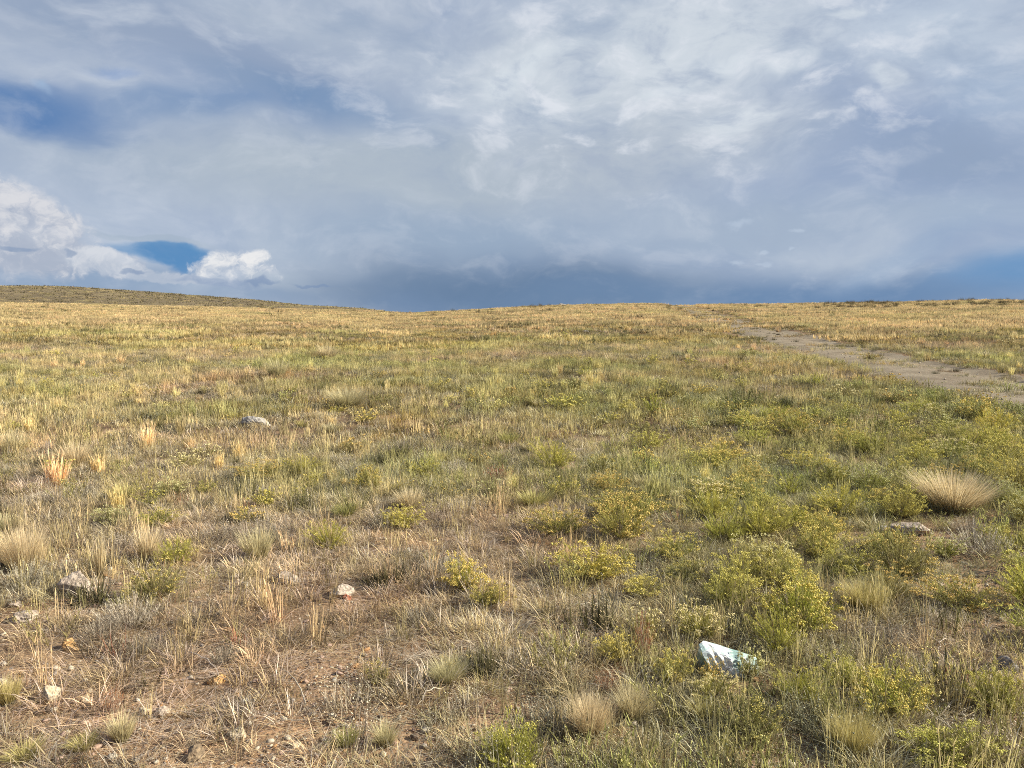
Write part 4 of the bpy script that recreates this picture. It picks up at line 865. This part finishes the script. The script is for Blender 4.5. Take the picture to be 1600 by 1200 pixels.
RB = [
 ('rb_gold', 928, 915, 125, 58, 'broad rabbitbrush thick with golden flowers right of centre foreground', 'the broad golden rabbitbrush'),
 ('rb_gold', 722, 930, 80, 56, 'open rabbitbrush with scattered bright yellow heads in the foreground centre', 'the open yellow rabbitbrush'),
 ('rb_ochre', 765, 955, 62, 44, 'thin rabbitbrush with orange flower heads just right of the open yellow one', None),
 ('rb_gold', 628, 830, 62, 36, 'small bright lemon yellow rabbitbrush left of centre', 'the lemon yellow rabbitbrush'),
 ('rb_ochre', 573, 768, 62, 36, 'rounded ochre yellow rabbitbrush beside reddish short grass', 'the rounded ochre rabbitbrush'),
 ('rb_gold', 1262, 1000, 150, 92, 'largest rabbitbrush, dark green with a golden top, right foreground', 'the largest rabbitbrush'),
 ('rb_green', 1225, 1030, 90, 56, 'leafy green rabbitbrush without flowers right behind the aqua glassy rock', None),
 ('rb_gold', 1405, 1125, 125, 72, 'wide rabbitbrush with yellow tops and a black shadow under it, bottom right', 'the wide shadowed rabbitbrush'),
 ('rb_gold', 1325, 1085, 75, 55, 'green rabbitbrush with yellow tips left of the wide shadowed one', None),
 ('rb_green', 1255, 1105, 90, 56, 'plain green rabbitbrush between the aqua glassy rock and the bottom edge', None),
 ('rb_mixed', 1572, 1125, 90, 70, 'rabbitbrush with orange yellow heads at the right edge, bottom corner', 'the right-edge rabbitbrush'),
 ('rb_gold', 1500, 1212, 160, 56, 'pale yellow flowering rabbitbrush cut by the bottom edge at right', None),
 ('rb_green', 800, 1218, 130, 82, 'fresh light green rabbitbrush cut by the bottom edge at centre', 'the fresh green rabbitbrush'),
 ('rb_green', 268, 888, 72, 40, 'yellow green rabbitbrush among tall straw, left', 'the yellow green rabbitbrush'),
 ('rb_ochre', 230, 795, 42, 30, 'small orange topped rabbitbrush on the left', None),
 ('rb_ochre', 240, 828, 62, 28, 'low ochre rabbitbrush below the small orange topped one', None),
 ('rb_dark', 318, 718, 55, 24, 'dark olive rabbitbrush dome left of centre', 'the dark olive dome'),
 ('rb_pale', 280, 735, 55, 22, 'cream flowered rabbitbrush left of the dark olive dome', None),
 ('rb_green', 86, 745, 46, 30, 'bright green bush near the left edge in front of a pale tussock', 'the bright green bush'),
 ('rb_ochre', 402, 752, 72, 26, 'flat ochre rabbitbrush right of the dark olive dome', None),
 ('rb_gold', 412, 795, 44, 30, 'small clear yellow rabbitbrush left of centre', None),
 ('rb_ochre', 380, 820, 55, 26, 'ochre rabbitbrush below the small clear yellow one', None),
 ('rb_green', 512, 862, 66, 40, 'pale green rabbitbrush left of the lemon yellow one, nearer the camera', None),
 ('rb_pale', 1100, 1010, 95, 62, 'cream headed rabbitbrush left of the aqua glassy rock', None),
 ('rb_mixed', 1145, 955, 90, 62, 'yellow tipped rabbitbrush behind the aqua glassy rock', None),
 ('rb_pale', 1205, 895, 95, 52, 'pale flowered rabbitbrush with orange stems behind the largest one', None),
 ('rb_green', 1195, 845, 95, 50, 'yellow green rabbitbrush clump above the pale flowered one', None),
 ('rb_mixed', 1290, 880, 90, 52, 'dense green and yellow rabbitbrush left of the layered slab', None),
 ('rb_mixed', 1395, 872, 80, 34, 'low yellow rabbitbrush just in front of the layered slab', None),
 ('rb_pale', 1486, 878, 62, 40, 'pale tan flowered rabbitbrush right of the layered slab', None),
 ('rb_gold', 1410, 742, 42, 22, 'bright yellow rabbitbrush in the middle distance right', None),
 ('rb_ochre', 1440, 790, 66, 40, 'orange and yellow rabbitbrush touching the left of the big straw tussock', None),
 ('rb_mixed', 1420, 815, 80, 44, 'rabbitbrush right behind the layered slab', None),
 ('rb_dark', 932, 672, 36, 20, 'dark green rabbitbrush dome with a pale top right of centre', None),
 ('rb_gold', 880, 775, 50, 26, 'green rabbitbrush with a few yellow heads near the centre', None),
 ('rb_dark', 1320, 622, 52, 22, 'dark rabbitbrush beside the dirt track', 'the dark trackside rabbitbrush'),
 ('rb_dark', 1392, 625, 44, 18, 'dark rabbitbrush right of the other dark one by the track', None),
 ('rb_olive', 1280, 640, 60, 18, 'low olive rabbitbrush left of the dark trackside one', None),
 ('rb_dark', 1575, 668, 38, 24, 'rabbitbrush with a pale flat top at the right edge below the track', None),
 ('rb_mixed', 1500, 690, 66, 26, 'yellow green rabbitbrush below the track near the right edge', None),
 ('rb_green', 1215, 660, 60, 24, 'yellow green rabbitbrush right of centre in the middle distance', None),
 ('rb_green', 1185, 700, 80, 28, 'bright green broad rabbitbrush in the middle distance', None),
 ('rb_pale', 1120, 1105, 70, 40, 'cream tipped rabbitbrush in front of the aqua glassy rock', None),
 ('rb_pale', 1176, 1066, 46, 52, 'slender cream flowered sprig in front of the right end of the aqua glassy rock', None),
 ('rb_ochre', 1112, 1072, 40, 38, 'tan flowered sprig in front of the left end of the aqua glassy rock', None),
 ('rb_mixed', 1060, 1075, 60, 50, 'yellow green bush just left of the aqua glassy rock', None),
 ('rb_olive', 1185, 1165, 120, 66, 'olive brown bush near the bottom edge, right of centre', 'the olive brown bush'),
 ('rb_mixed', 962, 1040, 62, 46, 'yellow green leafy bush in the foreground right of centre', None),
 ('rb_olive', 590, 1075, 52, 34, 'small green sprigged bush on stony ground, bottom centre left', None),
 ('rb_pale', 1010, 1010, 50, 50, 'slender cream headed bush with a red weed at its foot', None),
 ('rb_mixed', 1060, 880, 80, 40, 'grass mixed rabbitbrush behind the broad golden one', None),
 ('rb_green', 1270, 985, 70, 40, 'green shoot clump at the right foot of the largest rabbitbrush', None),
]
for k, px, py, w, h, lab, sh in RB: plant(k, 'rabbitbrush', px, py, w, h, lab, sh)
TU = [
 ('tuss', 1505, 806, 112, 56, 'biggest straw coloured tussock with a dark shaded foot, right side', 'the big straw tussock'),
 ('tuss', 14, 712, 44, 34, 'pale straw tussock cut by the left edge', 'the left-edge tussock'),
 ('tuss', 112, 732, 46, 36, 'pale straw tussock behind the bright green bush', None),
 ('tuss', 430, 592, 34, 28, 'tall pale tussock in the middle distance left', 'the tall pale tussock'),
 ('tuss', 508, 563, 38, 22, 'golden tussock in the far grass left of centre', 'the far golden tussock'),
 ('tuss', 540, 640, 60, 28, 'wispy pale tussock left of centre', None),
 ('tussg', 6, 1105, 46, 36, 'yellow green tussock at the lower left edge', 'the lower left tussock'),
 ('tuss', 925, 1158, 66, 58, 'golden tussock leaning left in the bottom centre', 'the golden foreground tussock'),
 ('tuss', 992, 1130, 60, 46, 'golden tussock right of the leaning one', None),
 ('tussg', 1098, 1130, 40, 28, 'small light green tussock in front of the aqua glassy rock', None),
 ('tuss', 955, 568, 18, 14, 'little golden tussock far off right of centre', None),
 ('tuss', 1130, 545, 26, 14, 'pale far tussock left of the dirt track', None),
 ('tuss', 152, 905, 22, 62, 'narrow tall straw sheaf standing left of the yellow green rabbitbrush', None),
 ('tuss', 28, 900, 70, 64, 'tall thin straw clump at the left edge above the peaked rock', None),
 ('tussg', 125, 1180, 50, 20, 'yellow green low tussock bottom left', None),
 ('tussg', 30, 1195, 56, 20, 'yellow green low tussock in the bottom left corner', None),
 ('tuss', 185, 1165, 46, 40, 'grey based tussock with bent blades on stony soil, bottom left', None),
 ('tussg', 540, 1170, 44, 22, 'thin yellow green tussock near the bottom left of centre', None),
 ('tussg', 1260, 960, 50, 40, 'stiff green tussock behind the largest rabbitbrush', None),
 ('tuss', 700, 1075, 60, 34, 'low gold brown tussock in the bottom centre', None),
 ('tuss', 640, 800, 50, 30, 'tawny tussock above the lemon yellow rabbitbrush', None),
 ('tuss', 400, 880, 50, 48, 'upright straw tussock above the half sunk pale pink rock', None),
 ('tuss', 225, 880, 40, 50, 'upright straw tussock left of the yellow green rabbitbrush', None),
 ('tussg', 1360, 960, 70, 40, 'green tawny tussock left of the bare patch at right', None),
 ('tussg', 1340, 1190, 70, 60, 'green stiff grass tussock in the shade of the wide shadowed rabbitbrush', None),
 ('tuss', 600, 1170, 44, 30, 'dry brown tussock beside bare soil, bottom centre', None),
 ('tuss', 1545, 560, 22, 10, 'far golden tussock right of the track', None),
]
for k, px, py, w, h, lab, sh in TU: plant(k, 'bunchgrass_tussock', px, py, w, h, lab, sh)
SG = [
 ('sage', 190, 990, 105, 52, 'silvery sagewort with pale feathery stems right of the peaked rock', 'the silvery sagewort'),
 ('saged', 148, 1005, 62, 34, 'dark grey low sagewort clump in front of the silvery one', None),
 ('sage', 1545, 875, 110, 44, 'pale grey twiggy sagewort below the big straw tussock at right', None),
 ('saged', 1525, 838, 66, 26, 'dark grey sagewort in the shade of the big straw tussock', None),
 ('saged', 598, 832, 50, 30, 'dark grey green sagewort left of the lemon yellow rabbitbrush', None),
 ('sage', 710, 745, 60, 24, 'grey sagewort above the centre foreground', None),
 ('sage', 1360, 760, 60, 26, 'pale grey dead twigs on the right slope', None),
 ('sage', 1480, 985, 70, 34, 'grey sagewort sprigs on the bare patch at right', None),
 ('saged', 1235, 720, 50, 18, 'dark grey mat on the right slope', None),
 ('saged', 345, 1045, 52, 34, 'dark dead clump with grey blades above the rounded orange rock', None),
 ('sage', 300, 1170, 28, 16, 'small silver rosette on bare soil, bottom left', None),
 ('sage', 1395, 1010, 60, 28, 'greyish sprigs left of the bare patch at right', None),
 ('saged', 210, 1030, 70, 30, 'grey tangled mat below the silvery sagewort', None),
 ('sage', 90, 790, 60, 22, 'greyish sprigs near the left edge', None),
]
for k, px, py, w, h, lab, sh in SG: plant(k, 'sagewort', px, py, w, h, lab, sh)
for px, py, w, h, lab in [(1005, 1030, 34, 60, 'tall rusty red weed right of centre foreground'), (778, 752, 46, 22, 'rusty red weed clump near the centre'), (172, 1120, 30, 44, 'thin reddish weed on stony soil, bottom left'), (950, 1090, 40, 40, 'reddish weed between tawny tufts, bottom centre')]:
    plant('rusty', 'rusty_weed', px, py, w, h, lab)
# the rest of the bushes, placed by how thickly each part of the slope grows them
rr = random.Random(77); tries = 0; nrb = sum(p['name'] == 'rabbitbrush' for p in PLANTS)
while nrb < 296 and tries < 20000:
    tries += 1; px = rr.uniform(-60, 1680); py = 512 + 690 * rr.random() ** 1.15
    if py > 1150 or (560 < px < 985 and 940 < py): continue
    x, y, z = on(px, py); a = px / 1600
    d = .16 + .84 * float(sstep(.5, .8, a)) if py > 640 else .4
    if py > 860 and a < .45: d *= .16
    d *= float(np.clip((green_field(np.array([x]), np.array([y]))[0]) * 1.5, .1, 1)) * (1 - float(bare(x, y))) * (1 - float(on_track(x, y)))
    if rr.random() > d: continue
    W = rr.uniform(.26, .52) * (1.0 if y < 20 else 1.25) * (.72 if a < .5 else 1); wpx = W * F / y
    if any(abs(p['x'] - x) < (W + p['w'] * p['y'] / F) * .36 and abs(p['y'] - y) < (W + p['w'] * p['y'] / F) * .4 for p in PLANTS): continue
    if any(abs(m_[1] - x) < .3 + .01 * y and -.9 - .06 * y < y - m_[2] < .25 for m_ in MARKS if 'rock' in m_[0] or 'boulder' in m_[0] or 'slab' in m_[0]): continue
    k = rr.choice(['rb_mixed', 'rb_pale', 'rb_green', 'rb_olive', 'rb_mixed', 'rb_ochre', 'rb_gold'] if a > .5 and py > 640 else ['rb_olive', 'rb_dark', 'rb_olive', 'rb_ochre', 'rb_green', 'rb_mixed'])
    plant(k, 'rabbitbrush', px, py, wpx, None, None, None, (x, y, z)); nrb += 1
for i in range(95):
    px = rr.uniform(-40, 1640); py = 515 + (330 if i % 2 else 640) * rr.random() ** 1.3; x, y, z = on(px, py)
    if float(on_track(x, y)) > .2: continue
    W = rr.uniform(.13, .28) if i % 2 else rr.uniform(.2, .45); wpx = W * F / y
    if any(abs(p['x'] - x) < .3 and abs(p['y'] - y) < .3 for p in PLANTS): continue
    if any(abs(m_[1] - x) < .3 + .01 * y and -.9 - .06 * y < y - m_[2] < .25 for m_ in MARKS if 'rock' in m_[0] or 'boulder' in m_[0] or 'slab' in m_[0]): continue
    if i % 2: plant('tuss' if rr.random() < .7 else 'tussg', 'bunchgrass_tussock', px, py, wpx, None, None, None, (x, y, z))
    else: plant('sage' if rr.random() < .5 else 'saged', 'sagewort', px, py, wpx, None, None, None, (x, y, z))
# labels for those: what it looks like and where it stands from the nearest thing that stands out
LOOK = {'rb_gold': 'golden flowered', 'rb_ochre': 'ochre flowered', 'rb_pale': 'cream flowered', 'rb_green': 'leafy green', 'rb_olive': 'dull olive', 'rb_dark': 'dark olive', 'rb_mixed': 'yellow green', 'tuss': 'straw coloured', 'tussg': 'yellow green', 'sage': 'silver grey', 'saged': 'dark grey', 'rusty': 'rusty red'}
NOUN = {'rabbitbrush': 'rabbitbrush', 'bunchgrass_tussock': 'tussock', 'sagewort': 'sagewort', 'rusty_weed': 'weed'}
ORD = ['nearest', 'second nearest', 'third nearest', 'fourth nearest', 'fifth nearest', 'sixth nearest', 'seventh nearest', 'eighth nearest', 'ninth nearest', 'tenth nearest', 'eleventh nearest', 'twelfth nearest']
MARKS.append(('the left end of the crest', -60.0, 118.0)); MARKS.append(('the track where it meets the crest', 26.0, 112.0)); MARKS.append(('the right end of the crest', 72.0, 112.0))
bins = {}
for p in PLANTS:
    if p['label']: continue
    best = min(MARKS, key=lambda m_: math.hypot(p['x'] - m_[1], (p['y'] - m_[2]) * .8) / (3 + .5 * m_[2]))
    dx, dy = (p['x'] / p['y'] - best[1] / best[2]) * p['y'], p['y'] - best[2]
    rel = ('right of' if dx > 0 else 'left of') if abs(dx) > abs(dy) * .7 else ('beyond' if dy > 0 else 'in front of')
    bins.setdefault((p['kind'], p['name'], rel, best[0]), []).append((math.hypot(dx, dy), p))
for (kind, name, rel, mk), L_ in bins.items():
    L_.sort(key=lambda q: q[0])
    for i, (_, p) in enumerate(L_):
        o_w = ORD[i] + ' of the ' if len(L_) > 1 and i < len(ORD) else ''
        p['label'] = (f'{o_w}{LOOK[kind]} {NOUN[name]} plants {rel} {mk}' if o_w else f'{LOOK[kind]} {NOUN[name]} {rel} {mk}')
GRP = {'rabbitbrush': 'rabbitbrush bushes on the slope', 'bunchgrass_tussock': 'bunchgrass tussocks on the slope', 'sagewort': 'sagewort clumps on the slope', 'rusty_weed': 'rusty weeds on the slope'}
CAT = {'rabbitbrush': 'bush', 'bunchgrass_tussock': 'grass tussock', 'sagewort': 'low shrub', 'rusty_weed': 'weed'}
for p in PLANTS: tag(p['o'], p['label'], CAT[p['name']], GRP[p['name']])

# fallen bleached twigs
TW = [((965, 900), (1000, 925), 'bleached stick lying left of the broad golden rabbitbrush'), ((940, 955), (880, 965), 'thin bleached stick on dark litter in front of the broad golden rabbitbrush'),
      ((1480, 1012), (1465, 1030), 'short forked bleached stick on the bare patch at right'), ((1500, 1165), (1440, 1130), 'long bleached stalk leaning under the right-edge rabbitbrush'),
      ((690, 1088), (655, 1115), 'thin bleached stalk on short grass, bottom centre'), ((480, 1110), (440, 1060), 'long pale green stalk bent over stony soil, bottom left'), ((300, 1030), (350, 1075), 'grey dead stalk above the rounded orange rock')]
for (ax, ay), (bx_, by_), lab in TW:
    x0, y0, z0 = on(ax, ay); x1, y1, z1 = on(bx_, by_); rng = np.random.default_rng(int(ax)); mb = MB()
    n = 9; T = np.linspace(0, 1, n); cen = np.stack([x0 + (x1 - x0) * T, y0 + (y1 - y0) * T, z0 + (z1 - z0) * T + .03 + .03 * np.sin(T * 3)], 1) - [x0, y0, z0]
    cen += rng.normal(0, .004, cen.shape); d = np.array([x1 - x0, y1 - y0, 0]); d /= np.linalg.norm(d); s1 = np.array([-d[1], d[0], 0]); rad = .0028 * (1.1 - .7 * T)
    ring = np.stack([cen + rad[:, None] * (math.cos(a) * s1 + math.sin(a) * np.array([0, 0, 1])) for a in (0, 1.26, 2.51, 3.77, 5.03)], 1)
    fs = [[i * 5 + j, i * 5 + (j + 1) % 5, (i + 1) * 5 + (j + 1) % 5, (i + 1) * 5 + j] for i in range(n - 1) for j in range(5)]
    mb.add(ring, [np.array(fs)], .5, .7)
    for k in (3, 5):
        blades(mb, rng, cen[k:k + 1], np.array([rng.uniform(0, 6)]), np.array([1.0]), np.array([1.3]), np.array([.07]), np.array([.003]), 3)
    tag(mobj('fallen_twig', mb.mesh('fallen_twig', [M_['dead']]), None, (x0, y0, z0)), lab, 'twig', 'fallen twigs on the ground')
